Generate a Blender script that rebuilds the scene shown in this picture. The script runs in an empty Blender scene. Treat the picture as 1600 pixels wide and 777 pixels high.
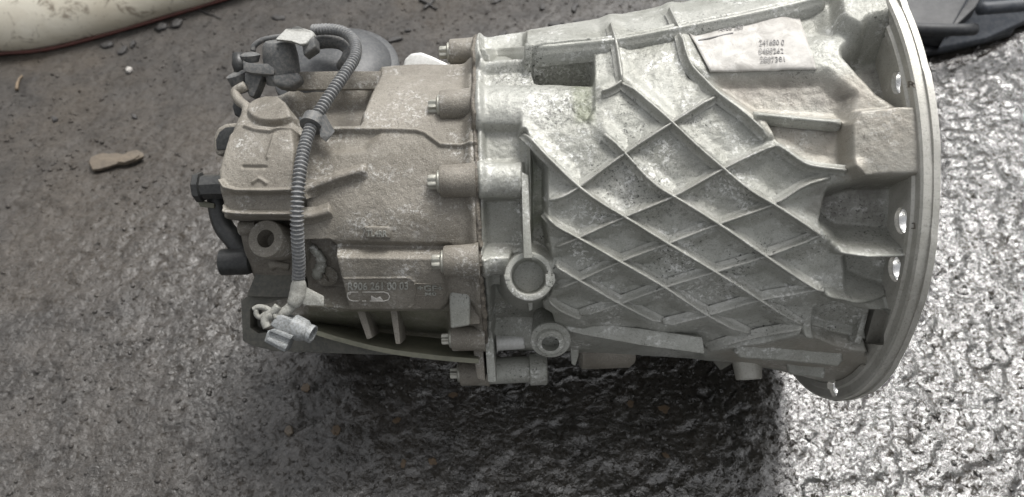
import bpy, bmesh, math, random
import numpy as np
from mathutils import Vector, Matrix
from mathutils.bvhtree import BVHTree

random.seed(7); RNG = np.random.default_rng(7)
scene = bpy.context.scene
COL = scene.collection

# ------------------------------------------------------------------ camera, sky, sun, exposure
PITCH = math.radians(52)                 # camera looks down by this much
FPX, CX, CY = 1200.0, 800.0, 388.5       # focal length and centre in photo pixels (1600 x 777)
CAM_D, CAM_C, ROLL = 0.712, 0.051, -0.040
AXIS_Z = 0.2005                          # height of the gearbox axis
VX = np.array([1.0, 0, 0])
VV = np.array([0, -math.cos(PITCH), math.sin(PITCH)])   # from the axis towards the photographer
VW = np.array([0, math.sin(PITCH), math.cos(PITCH)])    # across the axis, upwards
ORG = np.array([0, 0, AXIS_Z])
cr, sr = math.cos(ROLL), math.sin(ROLL)
C_RIGHT = VX * cr + VW * sr
C_UP = -VX * sr + VW * cr
CAM = ORG + VV * CAM_D - C_UP * CAM_C
cam_data = bpy.data.cameras.new('camera')
cam_data.sensor_fit = 'HORIZONTAL'; cam_data.sensor_width = 36; cam_data.lens = 36 * FPX / 1600
cam_data.clip_start = 0.02; cam_data.clip_end = 300
cam_data.dof.use_dof = True; cam_data.dof.focus_distance = 0.60; cam_data.dof.aperture_fstop = 7.0
cam = bpy.data.objects.new('camera', cam_data); COL.objects.link(cam)
cam.matrix_world = Matrix([[C_RIGHT[i], C_UP[i], VV[i], CAM[i]] for i in range(3)] + [[0, 0, 0, 1]])
scene.camera = cam

SUN_EL, SUN_AZ = math.radians(61), math.radians(33)     # behind the gearbox, to the right (azimuth from +Y to +X)
world = bpy.data.worlds.new('World'); scene.world = world; world.use_nodes = True
nt = world.node_tree; nt.nodes.clear()
sky = nt.nodes.new('ShaderNodeTexSky'); sky.sky_type = 'NISHITA'; sky.sun_disc = False
sky.sun_elevation = SUN_EL; sky.sun_rotation = SUN_AZ
sky.air_density = 1.0; sky.dust_density = 5.0; sky.ozone_density = 1.0
hs = nt.nodes.new('ShaderNodeHueSaturation'); hs.inputs['Saturation'].default_value = 0.12   # overcast: cloud takes the blue out
bg = nt.nodes.new('ShaderNodeBackground'); bg.inputs['Strength'].default_value = 0.105
out = nt.nodes.new('ShaderNodeOutputWorld')
nt.links.new(sky.outputs[0], hs.inputs['Color']); nt.links.new(hs.outputs[0], bg.inputs[0]); nt.links.new(bg.outputs[0], out.inputs[0])
sun_d = bpy.data.lights.new('sun', 'SUN'); sun_d.energy = 1.5; sun_d.angle = math.radians(21); sun_d.color = (1.0, 0.975, 0.94)
sun = bpy.data.objects.new('sun', sun_d); COL.objects.link(sun)
sdir = Vector((math.sin(SUN_AZ) * math.cos(SUN_EL), math.cos(SUN_AZ) * math.cos(SUN_EL), math.sin(SUN_EL)))
sun.rotation_euler = sdir.to_track_quat('Z', 'Y').to_euler()
scene.view_settings.view_transform = 'Standard'; scene.view_settings.look = 'None'
scene.view_settings.gamma = 1.0; scene.view_settings.use_curve_mapping = False
scene.view_settings.exposure = 1.0
scene.render.resolution_x, scene.render.resolution_y = 1024, 497

# ------------------------------------------------------------------ small maths
def G(x, v, w):
    """gearbox frame (along axis, towards photographer, across-up) to world; arrays allowed"""
    x, v, w = np.broadcast_arrays(np.asarray(x, float), np.asarray(v, float), np.asarray(w, float))
    return ORG + x[..., None] * VX + v[..., None] * VV + w[..., None] * VW
def project(P):
    q = np.asarray(P, float) - CAM
    dep = -(q @ VV)
    return CX + FPX * (q @ C_RIGHT) / dep, CY - FPX * (q @ C_UP) / dep
def ray(px, py):
    d = C_RIGHT * (px - CX) / FPX + C_UP * (CY - py) / FPX - VV
    return d / np.linalg.norm(d)
def at_v(px, py, v):
    """the point seen at a photo pixel that lies v metres in front of the axis"""
    d = ray(px, py); t = (np.dot(ORG - CAM, VV) + v) / np.dot(d, VV)
    return CAM + d * t
def at_x(px, py, x):
    d = ray(px, py); return CAM + d * (x - CAM[0]) / d[0]
def on_ground(px, py, z=0.0):
    d = ray(px, py); return CAM + d * (z - CAM[2]) / d[2]
def local(P):
    q = np.asarray(P) - ORG; return q @ VX, q @ VV, q @ VW
def sst(a, b, x):
    t = np.clip((x - a) / (b - a), 0, 1); return t * t * (3 - 2 * t)
def vnoise(x, y, seed=0):
    xi = np.floor(x).astype(np.int64); yi = np.floor(y).astype(np.int64)
    fx = x - xi; fy = y - yi; fx = fx * fx * (3 - 2 * fx); fy = fy * fy * (3 - 2 * fy)
    def h(a, b):
        n = (a * 374761393 + b * 668265263 + seed * 974634777) & 0x7fffffff
        n = ((n ^ (n >> 13)) * 1274126177) & 0x7fffffff
        return ((n ^ (n >> 16)) & 0xffff) / 65535.0
    return (h(xi, yi) * (1 - fx) + h(xi + 1, yi) * fx) * (1 - fy) + (h(xi, yi + 1) * (1 - fx) + h(xi + 1, yi + 1) * fx) * fy
def fbm(x, y, o=4, seed=0):
    s = 0; a = 1; tot = 0
    for i in range(o):
        s = s + a * vnoise(x, y, seed + i * 17); tot += a; a *= .5; x = x * 2.03 + 3.1; y = y * 2.03 + 1.7
    return s / tot
def catmull(pts, n=8):
    p = np.array(pts, float); p = np.vstack([2 * p[0] - p[1], p, 2 * p[-1] - p[-2]]); o = []
    for i in range(1, len(p) - 2):
        for t in np.linspace(0, 1, n, endpoint=False):
            a, b, c, d = p[i - 1], p[i], p[i + 1], p[i + 2]
            o.append(.5 * (2 * b + (c - a) * t + (2 * a - 5 * b + 4 * c - d) * t * t + (3 * b - a - 3 * c + d) * t ** 3))
    o.append(p[-2]); return np.array(o)

# ------------------------------------------------------------------ mesh helpers
def link(name, me, mat=None, parent=None, smooth=True, loc=None):
    o = bpy.data.objects.new(name, me); COL.objects.link(o)
    if mat and not me.materials: me.materials.append(mat)
    if parent: o.parent = parent
    if smooth and len(me.polygons): me.polygons.foreach_set('use_smooth', np.ones(len(me.polygons), bool))
    return o
def auto_smooth(o, deg=35):
    me = o.data; me.polygons.foreach_set('use_smooth', np.ones(len(me.polygons), bool)); me.set_sharp_from_angle(angle=math.radians(deg)); return o
def mesh_py(name, verts, faces, mat, parent=None, smooth=True):
    """verts in world coordinates; the object's origin goes to the middle of its box"""
    v = np.asarray(verts, float); c = (v.min(0) + v.max(0)) / 2; c[2] = v[:, 2].min()
    me = bpy.data.meshes.new(name); me.from_pydata((v - c).tolist(), [], faces); me.update()
    bm = bmesh.new(); bm.from_mesh(me); bmesh.ops.recalc_face_normals(bm, faces=bm.faces); bm.to_mesh(me); bm.free()
    o = link(name, me, mat, parent, smooth); o.location = c - (np.array(WLOC.get(parent.name, (0, 0, 0))) if parent else 0)
    WLOC[o.name] = tuple(c); return o
WLOC = {}
def grid_mesh(name, P, mat, parent=None, wrap=True):
    """P: (n, m, 3) world points, faces between rows; wrap joins the last column to the first"""
    n, m, _ = P.shape
    me = bpy.data.meshes.new(name); c = np.array([0., 0., 0.])
    me.vertices.add(n * m); me.vertices.foreach_set('co', (P.reshape(-1, 3) - c).ravel())
    jj = m if wrap else m - 1
    i, j = np.meshgrid(np.arange(n - 1), np.arange(jj), indexing='ij'); k = (j + 1) % m
    q = np.stack([i * m + j, (i + 1) * m + j, (i + 1) * m + k, i * m + k], -1).reshape(-1, 4)
    me.loops.add(q.size); me.loops.foreach_set('vertex_index', q.ravel().astype(np.int32))
    me.polygons.add(len(q)); me.polygons.foreach_set('loop_start', np.arange(0, q.size, 4, dtype=np.int32))
    me.update(calc_edges=True); me.validate()
    o = link(name, me, mat, parent); WLOC[o.name] = (0, 0, 0); return o, q
def sweep(name, path, radii, mat, parent=None, sides=12, cap=True, flat=1.0):
    path = np.asarray(path, float); n = len(path)
    rad = np.broadcast_to(np.asarray(radii, float), (n,))
    tan = np.gradient(path, axis=0); tan /= np.linalg.norm(tan, axis=1)[:, None]
    up = np.array([0.13, 0.2, 1.0]); V = []; F = []
    a = np.cross(tan[0], up); a /= np.linalg.norm(a)
    for i in range(n):
        a = a - tan[i] * np.dot(a, tan[i]); a /= np.linalg.norm(a); b = np.cross(tan[i], a)
        for s in range(sides):
            t = 2 * math.pi * s / sides
            V.append(path[i] + rad[i] * (a * math.cos(t) + b * math.sin(t) * flat))
    for i in range(n - 1):
        for s in range(sides):
            s2 = (s + 1) % sides
            F.append((i * sides + s, i * sides + s2, (i + 1) * sides + s2, (i + 1) * sides + s))
    if cap:
        F.append(tuple(range(sides))); F.append(tuple(range((n - 1) * sides, n * sides)))
    return mesh_py(name, V, F, mat, parent)
def lathe(name, profile, origin, axis, mat, parent=None, sides=40, closed=False):
    """profile: list of (distance along axis, radius)"""
    ax = np.asarray(axis, float); ax /= np.linalg.norm(ax)
    a = np.cross(ax, [0.31, 0.2, 0.9]); a /= np.linalg.norm(a); b = np.cross(ax, a); V = []; F = []
    for (h, r) in profile:
        for s in range(sides):
            t = 2 * math.pi * s / sides; V.append(np.asarray(origin) + ax * h + r * (a * math.cos(t) + b * math.sin(t)))
    n = len(profile)
    for i in range(n - 1 if not closed else n):
        for s in range(sides):
            s2 = (s + 1) % sides; i2 = (i + 1) % n
            F.append((i * sides + s, i * sides + s2, i2 * sides + s2, i2 * sides + s))
    if not closed:
        if profile[0][1] > 1e-6: F.append(tuple(range(sides)))
        if profile[-1][1] > 1e-6: F.append(tuple(range((n - 1) * sides, n * sides)))
    return auto_smooth(mesh_py(name, V, F, mat, parent), 40)
def bevelled(name, verts, faces, mat, parent=None, bevel=0.0015, seg=2, smooth=True):
    bm = bmesh.new(); vs = [bm.verts.new(v) for v in verts]
    for f in faces: bm.faces.new([vs[i] for i in f])
    bmesh.ops.remove_doubles(bm, verts=bm.verts, dist=1e-6)
    bmesh.ops.recalc_face_normals(bm, faces=bm.faces)
    if bevel: bmesh.ops.bevel(bm, geom=list(bm.edges), offset=bevel, segments=seg, profile=.6, affect='EDGES', clamp_overlap=True)
    V = [np.array(v.co) for v in bm.verts]; bm.verts.index_update(); F = [[v.index for v in f.verts] for f in bm.faces]; bm.free()
    return auto_smooth(mesh_py(name, V, F, mat, parent, smooth), 50)
def slab(name, pts, ext, mat, parent=None, bevel=0.0015, seg=2):
    """world outline pts pushed along the vector ext"""
    pts = [np.asarray(p, float) for p in pts]; n = len(pts); ext = np.asarray(ext, float)
    V = pts + [p + ext for p in pts]
    F = [list(range(n)), list(range(2 * n - 1, n - 1, -1))] + [[i, (i + 1) % n, n + (i + 1) % n, n + i] for i in range(n)]
    return bevelled(name, V, F, mat, parent, bevel, seg)
def pslab(name, pix, v, depth, mat, parent=None, bevel=0.0015, seg=2, v2=None):
    """outline seen at photo pixels, its face v in front of the axis, running depth metres back (away from the photographer)"""
    vs = v if hasattr(v, '__len__') else [v] * len(pix)
    return slab(name, [at_v(p[0], p[1], q) for p, q in zip(pix, vs)], -VV * depth, mat, parent, bevel, seg)

# ------------------------------------------------------------------ materials
def nodes(m):
    m.use_nodes = True; t = m.node_tree; t.nodes.clear()
    o = t.nodes.new('ShaderNodeOutputMaterial'); b = t.nodes.new('ShaderNodeBsdfPrincipled'); t.links.new(b.outputs[0], o.inputs[0])
    return t, b
def N(t, kind, **kw):
    n = t.nodes.new('ShaderNode' + kind)
    for k, v in kw.items():
        if k in n.inputs: n.inputs[k].default_value = v
        else: setattr(n, k, v)
    return n
def noise(t, scale, detail=4, rough=.6, w=None, dist=0.0):
    n = N(t, 'TexNoise'); n.inputs['Scale'].default_value = scale; n.inputs['Detail'].default_value = detail
    n.inputs['Roughness'].default_value = rough; n.inputs['Distortion'].default_value = dist
    if w is not None: t.links.new(w, n.inputs['Vector'])
    return n.outputs['Fac']
def ramp(t, fac, stops):
    r = N(t, 'ValToRGB'); e = r.color_ramp.elements
    while len(e) < len(stops): e.new(0.5)
    for i, (p, c) in enumerate(stops):
        e[i].position = p; e[i].color = (c, c, c, 1) if not hasattr(c, '__len__') else (*c, 1)
    t.links.new(fac, r.inputs[0]); return r.outputs[0]
def mixc(t, fac, a, b, mode='MIX'):
    m = N(t, 'Mix', data_type='RGBA', blend_type=mode)
    for s, i in ((fac, 0), (a, 6), (b, 7)):
        if hasattr(s, 'is_output'): t.links.new(s, m.inputs[i])
        else: m.inputs[i].default_value = s if i == 0 else (*s, 1)
    return m.outputs[2]
def maths(t, op, a, b=0.0):
    m = N(t, 'Math', operation=op)
    for s, i in ((a, 0), (b, 1)):
        if hasattr(s, 'is_output'): t.links.new(s, m.inputs[i])
        else: m.inputs[i].default_value = s
    return m.outputs[0]
def coords(t):
    g = N(t, 'NewGeometry'); return g.outputs['Position']

def cast_metal(name, c1, c2, c3, speck=0.55, metallic=0.3, rough=0.52, oil=0.0, white=0.0, bump=0.5):
    m = bpy.data.materials.new(name); t, b = nodes(m); P = coords(t)
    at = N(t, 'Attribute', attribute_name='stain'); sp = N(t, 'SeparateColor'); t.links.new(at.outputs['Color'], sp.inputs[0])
    big = noise(t, 14, 5, .6, P, .6); mid = noise(t, 70, 5, .65, P); fine = noise(t, 620, 3, .7, P); grit = noise(t, 1500, 2, .6, P)
    col = mixc(t, ramp(t, big, [(.38, 0.0), (.62, 1.0)]), c1, c2)
    col = mixc(t, maths(t, 'MULTIPLY', ramp(t, mid, [(.45, 0.0), (.7, 1.0)]), .4), col, c3)
    film = ramp(t, noise(t, 7, 5, .65, P, 1.2), [(.45, 0.0), (.62, 1.0)])
    col = mixc(t, maths(t, 'MULTIPLY', film, .5), col, tuple(k * .55 for k in (c1[0] * 1.02, c1[1] * 1.0, c1[2] * .92)))
    if white:   # white oxide bloom in small crusts
        wm = maths(t, 'MULTIPLY', ramp(t, noise(t, 34, 3, .6, P, .4), [(.5, 0.0), (.66, 1.0)]), ramp(t, noise(t, 300, 4, .75, P, .3), [(.5, 0.0), (.6, 1.0)]))
        col = mixc(t, maths(t, 'MULTIPLY', wm, white), col, (.74, .74, .72))
    col = mixc(t, maths(t, 'MULTIPLY', ramp(t, fine, [(.32, 1.0), (.46, 0.0)]), speck), col, (.075, .068, .058))
    col = mixc(t, maths(t, 'MULTIPLY', ramp(t, grit, [(.58, 0.0), (.70, 1.0)]), .42), col, (.56, .54, .5))
    if oil:     # black oil spots
        om = maths(t, 'MULTIPLY', ramp(t, noise(t, 26, 2, .5, P), [(.52, 0.0), (.62, 1.0)]), ramp(t, noise(t, 420, 3, .7, P), [(.58, 0.0), (.64, 1.0)]))
        col = mixc(t, maths(t, 'MULTIPLY', om, oil), col, (.02, .019, .017))
    beige = ramp(t, noise(t, 40, 5, .65, P, .6), [(.28, .45), (.65, 1.0)])
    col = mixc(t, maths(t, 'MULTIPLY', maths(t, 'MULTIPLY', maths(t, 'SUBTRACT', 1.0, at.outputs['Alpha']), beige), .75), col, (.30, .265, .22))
    # traced masks: dark brown areas, black oil spatter, green algae
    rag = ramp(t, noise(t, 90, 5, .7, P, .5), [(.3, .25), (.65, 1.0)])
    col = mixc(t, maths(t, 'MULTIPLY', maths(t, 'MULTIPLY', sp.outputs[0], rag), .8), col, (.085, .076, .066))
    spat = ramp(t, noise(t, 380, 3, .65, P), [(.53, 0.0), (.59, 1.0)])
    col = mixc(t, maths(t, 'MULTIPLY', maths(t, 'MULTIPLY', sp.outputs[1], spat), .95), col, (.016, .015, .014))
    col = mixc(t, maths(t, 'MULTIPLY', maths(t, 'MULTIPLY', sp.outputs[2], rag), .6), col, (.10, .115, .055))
    t.links.new(col, b.inputs['Base Color']); b.inputs['Metallic'].default_value = metallic
    r = maths(t, 'ADD', maths(t, 'MULTIPLY', mid, .3), rough - .15); t.links.new(r, b.inputs['Roughness'])
    h = maths(t, 'ADD', maths(t, 'MULTIPLY', fine, .7), maths(t, 'MULTIPLY', mid, .35)); h = maths(t, 'ADD', h, maths(t, 'MULTIPLY', grit, .25))
    bp = N(t, 'Bump', Strength=bump, Distance=.0012); t.links.new(h, bp.inputs['Height']); t.links.new(bp.outputs[0], b.inputs['Normal'])
    return m
def simple(name, c1, c2, rough=.5, metallic=0.0, scale=60, bump=.3, dust=None, dustamt=.5, dist=.0008):
    m = bpy.data.materials.new(name); t, b = nodes(m); P = coords(t)
    a = noise(t, scale, 5, .65, P, .3); f = noise(t, scale * 9, 3, .7, P)
    col = mixc(t, ramp(t, a, [(.35, 0.0), (.65, 1.0)]), c1, c2)
    if dust: col = mixc(t, maths(t, 'MULTIPLY', ramp(t, f, [(.42, 0.0), (.62, 1.0)]), dustamt), col, dust)
    t.links.new(col, b.inputs['Base Color']); b.inputs['Metallic'].default_value = metallic
    t.links.new(maths(t, 'ADD', maths(t, 'MULTIPLY', a, .25), rough - .12), b.inputs['Roughness'])
    bp = N(t, 'Bump', Strength=bump, Distance=dist); t.links.new(maths(t, 'ADD', a, maths(t, 'MULTIPLY', f, .5)), bp.inputs['Height']); t.links.new(bp.outputs[0], b.inputs['Normal'])
    return m
M_BELL = cast_metal('cast_alloy_pale', (.285, .29, .26), (.36, .362, .332), (.42, .42, .392), .4, .25, .46, oil=.8, white=.8)
M_RIB = cast_metal('cast_alloy_lighter_rib', (.30, .303, .275), (.38, .38, .35), (.45, .448, .42), .4, .25, .46, oil=.8, white=.6)
M_REAR = cast_metal('cast_alloy_dusty', (.17, .154, .128), (.225, .207, .175), (.265, .247, .212), .55, .15, .58, oil=.35, white=.45, bump=.7)
M_FLANGE = cast_metal('cast_alloy_flange', (.42, .41, .37), (.50, .49, .45), (.56, .55, .51), .35, .3, .42, oil=.3, white=.3, bump=.3)  # base colour lightened to show the bright light along the rim
M_GREY = simple('dark_grey_plastic', (.06, .063, .064), (.095, .098, .098), .6, 0, 40, .5, (.2, .19, .175), .5)
M_DOME = simple('charcoal_cover', (.03, .032, .035), (.05, .053, .056), .5, 0, 40, .4, (.13, .13, .125), .35)
M_BLACK = simple('black_plastic', (.012, .013, .013), (.025, .026, .026), .42, 0, 50, .3, (.1, .1, .095), .22)
M_CONDUIT = simple('ribbed_conduit_grey', (.10, .105, .11), (.16, .165, .17), .5, 0, 60, .3, (.3, .29, .27), .45)
M_BOLT = simple('zinc_bolt', (.33, .33, .29), (.46, .45, .40), .4, .5, 120, .3, (.2, .19, .15), .3)
M_STEEL = simple('bare_machined_steel', (.62, .62, .61), (.74, .74, .73), .24, .95, 200, .15)
M_WHITEMETAL = simple('pale_alloy_lever', (.56, .56, .54), (.66, .66, .64), .45, .2, 60, .3, (.35, .34, .31), .3)
M_CONN = simple('grey_connector_plastic', (.20, .215, .22), (.32, .33, .33), .5, 0, 70, .5, (.08, .075, .065), .6)
M_TAPE = simple('grey_cloth_tape', (.22, .22, .20), (.34, .34, .31), .7, 0, 90, .6, (.12, .11, .09), .5)
M_CLIP = simple('sensor_clip_pale', (.28, .28, .265), (.40, .40, .375), .6, 0, 60, .4, (.1, .1, .09), .4)
M_GASKET = simple('dark_sealant', (.035, .03, .025), (.16, .14, .11), .6, 0, 160, .8, (.22, .2, .17), .5)
M_MOUNT = simple('mossy_mount_steel', (.105, .105, .076), (.16, .16, .12), .6, .1, 22, .4, (.2, .19, .14), .35)
M_MOUNTD = simple('dark_mount_steel', (.05, .05, .043), (.085, .083, .07), .55, .1, 40, .4, (.16, .15, .12), .3)

# ------------------------------------------------------------------ sculpting a casting from traced outlines
def seg_dist(U, V, a, b):
    ax, ay = a; bx, by = b; dx, dy = bx - ax, by - ay; L = dx * dx + dy * dy + 1e-9
    t = np.clip(((U - ax) * dx + (V - ay) * dy) / L, 0, 1)
    return np.hypot(U - ax - t * dx, V - ay - t * dy), t
class Casting:
    """an elliptic barrel whose skin is pushed along its normal; features are outlines traced in photo pixels and carried onto the skin"""
    def __init__(self, xs, th, av, wt, wb, v0=0.0):
        X, T = np.meshgrid(xs, th, indexing='ij')
        a = np.broadcast_to(np.asarray(av)[:, None], X.shape)
        w0 = ((wt + wb) / 2)[:, None]; b = ((wt - wb) / 2)[:, None]
        v = v0 + a * np.cos(T); w = w0 + b * np.sin(T)
        nv, nw = np.cos(T) / a, np.sin(T) / b; L = np.hypot(nv, nw); nv, nw = nv / L, nw / L
        self.X, self.T = X, T; self.P = G(X, v, w); self.Nn = nv[..., None] * VV + nw[..., None] * VW
        vd = CAM - self.P; vd /= np.linalg.norm(vd, axis=-1)[..., None]
        self.F = sst(-.12, .12, np.sum(vd * self.Nn, -1))
        self.S = np.zeros(X.shape + (4,), np.float32); self.S[..., 3] = 1; self.H = np.zeros(X.shape); self.R = np.zeros(X.shape); self.uv = {}
    def UV(self, at):
        k = round(at, 3)
        if k not in self.uv: self.uv[k] = project(self.P + self.Nn * k)
        return self.uv[k]
    def mask(self, poly, soft, at=0.0):
        U, V = self.UV(at); p = np.array(poly, float); lo = p.min(0) - soft - 2; hi = p.max(0) + soft + 2
        s = (U > lo[0]) & (U < hi[0]) & (V > lo[1]) & (V < hi[1]) & (self.F > 0)
        m = np.zeros(U.shape)
        if not s.any(): return m
        u, v = U[s], V[s]; d = np.full(u.shape, 1e9); ins = np.zeros(u.shape, bool)
        for i in range(len(p)):
            a, b = p[i], p[(i + 1) % len(p)]
            d = np.minimum(d, seg_dist(u, v, a, b)[0])
            c = ((a[1] > v) != (b[1] > v)) & (u < (b[0] - a[0]) * (v - a[1]) / (b[1] - a[1] + 1e-12) + a[0]); ins ^= c
        m[s] = sst(-soft, soft, np.where(ins, d, -d)); return m * self.F
    def add(self, poly, h, soft=4, at=None): self.H += h * self.mask(poly, soft, 0 if at is None else at)
    def level(self, poly, h, soft=4, at=None):
        m = self.mask(poly, soft, h if at is None else at); self.H = self.H * (1 - m) + h * m
    def ridge(self, pts, width, h, at=0.0, sharp=1.0, cum=False):
        U, V = self.UV(at); p = np.array(pts, float); lo = p.min(0) - width * 1.2; hi = p.max(0) + width * 1.2
        s = (U > lo[0]) & (U < hi[0]) & (V > lo[1]) & (V < hi[1]) & (self.F > 0)
        if not s.any(): return
        d = np.full(s.sum(), 1e9)
        for a, b in zip(p[:-1], p[1:]): d = np.minimum(d, seg_dist(U[s], V[s], a, b)[0])
        k = np.clip(1 - d / width, 0, 1); k = (k * k * (3 - 2 * k)) ** sharp * h * self.F[s]
        if cum: self.H[s] += k
        else: self.R[s] = np.maximum(self.R[s], k) if h > 0 else np.minimum(self.R[s], k)
    def tint(self, poly, amt, soft=10): self.S[..., 3] = np.minimum(self.S[..., 3], 1 - amt * self.mask(poly, soft))
    def stain(self, ch, poly, amt, soft=10): self.S[..., ch] = np.maximum(self.S[..., ch], amt * self.mask(poly, soft))
    def build(self, name, mat, parent):
        self.Q = self.P + self.Nn * (self.H + self.R)[..., None]
        self.obj, q = grid_mesh(name, self.Q, mat, parent)
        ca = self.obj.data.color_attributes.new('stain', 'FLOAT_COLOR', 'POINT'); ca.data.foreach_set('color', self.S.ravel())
        self.bvh = BVHTree.FromPolygons([tuple(p) for p in self.Q.reshape(-1, 3)], q.tolist())
        return self.obj
    def hit(self, px, py, lift=0.0):
        """where the skin carries a thing of height lift whose top is seen at this pixel"""
        tx, ty = px, py; r = None
        for _ in range(3 if lift else 1):
            loc, nor, idx, dist = self.bvh.ray_cast(Vector(CAM), Vector(ray(tx, ty)))
            if loc is None: return r
            loc = np.array(loc); m = self.X.shape[1]; nor = self.Nn[idx // m, idx % m]
            r = (loc, nor)
            if lift:
                x, y = project(loc + nor * lift); tx += (px - x) * .9; ty += (py - y) * .9
        return r
def ell(cx, cy, rx, ry, n=28, rot=0.0):
    return [(cx + rx * math.cos(t) * math.cos(rot) - ry * math.sin(t) * math.sin(rot), cy + rx * math.cos(t) * math.sin(rot) + ry * math.sin(t) * math.cos(rot)) for t in np.linspace(0, 2 * math.pi, n, endpoint=False)]
def thetas(fine, coarse):
    return np.concatenate([np.linspace(-2.0, 2.0, fine, endpoint=False), np.linspace(2.0, 2 * math.pi - 2.0, coarse, endpoint=False)])

def top(name, label, cat, group=None, loc=(0, 0, 0)):
    o = bpy.data.objects.new(name, None); COL.objects.link(o); o.empty_display_size = .05; o.location = loc; WLOC[o.name] = tuple(loc)
    o['label'] = label; o['category'] = cat
    if group: o['group'] = group
    return o
def tag(o, label, cat, group=None):
    o['label'] = label; o['category'] = cat
    if group: o['group'] = group
    return o

# ------------------------------------------------------------------ the ground: wet, lumpy, oily asphalt
def ground_material():
    m = bpy.data.materials.new('wet_oily_asphalt'); t, b = nodes(m); P = coords(t)
    sep = N(t, 'SeparateXYZ'); t.links.new(P, sep.inputs[0]); X, Y = sep.outputs[0], sep.outputs[1]
    big = noise(t, 3.2, 4, .55, P, .5); mid = noise(t, 22, 5, .6, P, .3); fine = noise(t, 200, 5, .6, P, .6); grit = noise(t, 420, 3, .7, P)
    # how wet: running water at the right, an oily film in front of the gearbox, drier to the back left
    wr = maths(t, 'ADD', maths(t, 'MULTIPLY', X, 1.5), maths(t, 'MULTIPLY', maths(t, 'SUBTRACT', big, .5), 1.3))
    wr = maths(t, 'SUBTRACT', wr, maths(t, 'MULTIPLY', maths(t, 'MAXIMUM', maths(t, 'SUBTRACT', Y, .12), 0.0), 1.6))
    wr = maths(t, 'ADD', wr, maths(t, 'MULTIPLY', maths(t, 'SUBTRACT', mid, .5), .5))
    wet = N(t, 'MapRange'); wet.inputs[1].default_value = -.75; wet.inputs[2].default_value = .10; t.links.new(wr, wet.inputs[0]); wet = wet.outputs[0]
    dry_c = mixc(t, ramp(t, mid, [(.3, 0.0), (.7, 1.0)]), (.036, .0335, .031), (.066, .060, .054))
    dry_c = mixc(t, maths(t, 'MULTIPLY', ramp(t, big, [(.5, 0.0), (.7, 1.0)]), .6), dry_c, (.072, .059, .045))
    wet_c = mixc(t, ramp(t, mid, [(.3, 0.0), (.7, 1.0)]), (.016, .0148, .0125), (.033, .029, .024))
    col = mixc(t, wet, dry_c, wet_c)
    col = mixc(t, maths(t, 'MULTIPLY', ramp(t, fine, [(.3, 1.0), (.45, 0.0)]), .7), col, (.009, .009, .008))
    col = mixc(t, maths(t, 'MULTIPLY', ramp(t, grit, [(.63, 0.0), (.72, 1.0)]), .35), col, (.16, .15, .135))
    far = N(t, 'MapRange'); far.inputs[1].default_value = .18; far.inputs[2].default_value = .62; t.links.new(maths(t, 'SUBTRACT', Y, maths(t, 'MULTIPLY', X, .45)), far.inputs[0]); far = far.outputs[0]
    ro = maths(t, 'ADD', maths(t, 'MULTIPLY', maths(t, 'SUBTRACT', 1.0, wet), .20), maths(t, 'ADD', maths(t, 'MULTIPLY', mid, .14), .06))
    ro = maths(t, 'ADD', ro, maths(t, 'MULTIPLY', far, .30))
    t.links.new(ro, b.inputs['Roughness']); b.inputs['IOR'].default_value = 1.72
    spec = maths(t, 'MULTIPLY', maths(t, 'ADD', maths(t, 'MULTIPLY', wet, .46), .25), maths(t, 'SUBTRACT', 1.0, maths(t, 'MULTIPLY', far, .45))); gaps = ramp(t, noise(t, 170, 5, .75, P, .8), [(.40, .02), (.48, 1.0)]); spec = maths(t, 'MULTIPLY', spec, gaps); t.links.new(spec, b.inputs['Specular IOR Level'])
    # chunky stones bound in tar, thin cracks between plates of silt
    vor = N(t, 'TexVoronoi', feature='SMOOTH_F1'); vor.inputs['Scale'].default_value = 170; t.links.new(P, vor.inputs['Vector'])
    h = maths(t, 'ADD', maths(t, 'MULTIPLY', fine, .9), maths(t, 'MULTIPLY', vor.outputs['Distance'], .5)); h = maths(t, 'ADD', h, maths(t, 'MULTIPLY', grit, .1))
    h = maths(t, 'MULTIPLY', h, maths(t, 'SUBTRACT', 1.0, maths(t, 'MULTIPLY', far, .55)))
    h = maths(t, 'MULTIPLY', h, maths(t, 'SUBTRACT', 1.15, maths(t, 'MULTIPLY', wet, .45)))
    bp = N(t, 'Bump', Strength=.9, Distance=.0023); t.links.new(h, bp.inputs['Height']); t.links.new(bp.outputs[0], b.inputs['Normal'])
    t.links.new(col, b.inputs['Base Color'])
    return m
M_GROUND = ground_material()
def axis(lo, hi, step, far):
    f = np.arange(lo, hi, step); o = np.geomspace(.05, far, 22)
    return np.concatenate([lo - o[::-1], f, hi + o])
gx = axis(-1.0, 1.05, .0032, 60); gy = axis(-.55, 1.25, .0032, 60)
GX, GY = np.meshgrid(gx, gy, indexing='ij')
def ground_z(x, y):
    near = 1 - sst(1.3, 2.2, np.hypot(x, y - .3))
    z = .012 * (fbm(x * 4, y * 4, 3, 3) - .5)
    wx = x + .02 * (fbm(x * 14, y * 14, 2, 91) - .5); wy = y + .02 * (fbm(x * 14, y * 14, 2, 92) - .5)
    rot = .6; qx = (wx * math.cos(rot) + wy * math.sin(rot)) * .62; qy = -wx * math.sin(rot) + wy * math.cos(rot)
    z = z + .0042 * (fbm(qx * 62, qy * 55, 3, 11) - .5) + .0050 * (fbm(qx * 130, qy * 130, 2, 41) - .5)
    crk = np.abs(fbm(qx * 30 + 3, qy * 30, 3, 63) - .5); gate = sst(.5, .62, fbm(wx * 22, wy * 22, 2, 64)); z = z - .0035 * sst(.03, 0, crk) * gate
    z = z * (1 - .45 * sst(.1, .7, y)) 
    return z * near
GZ = ground_z(GX, GY)
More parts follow.
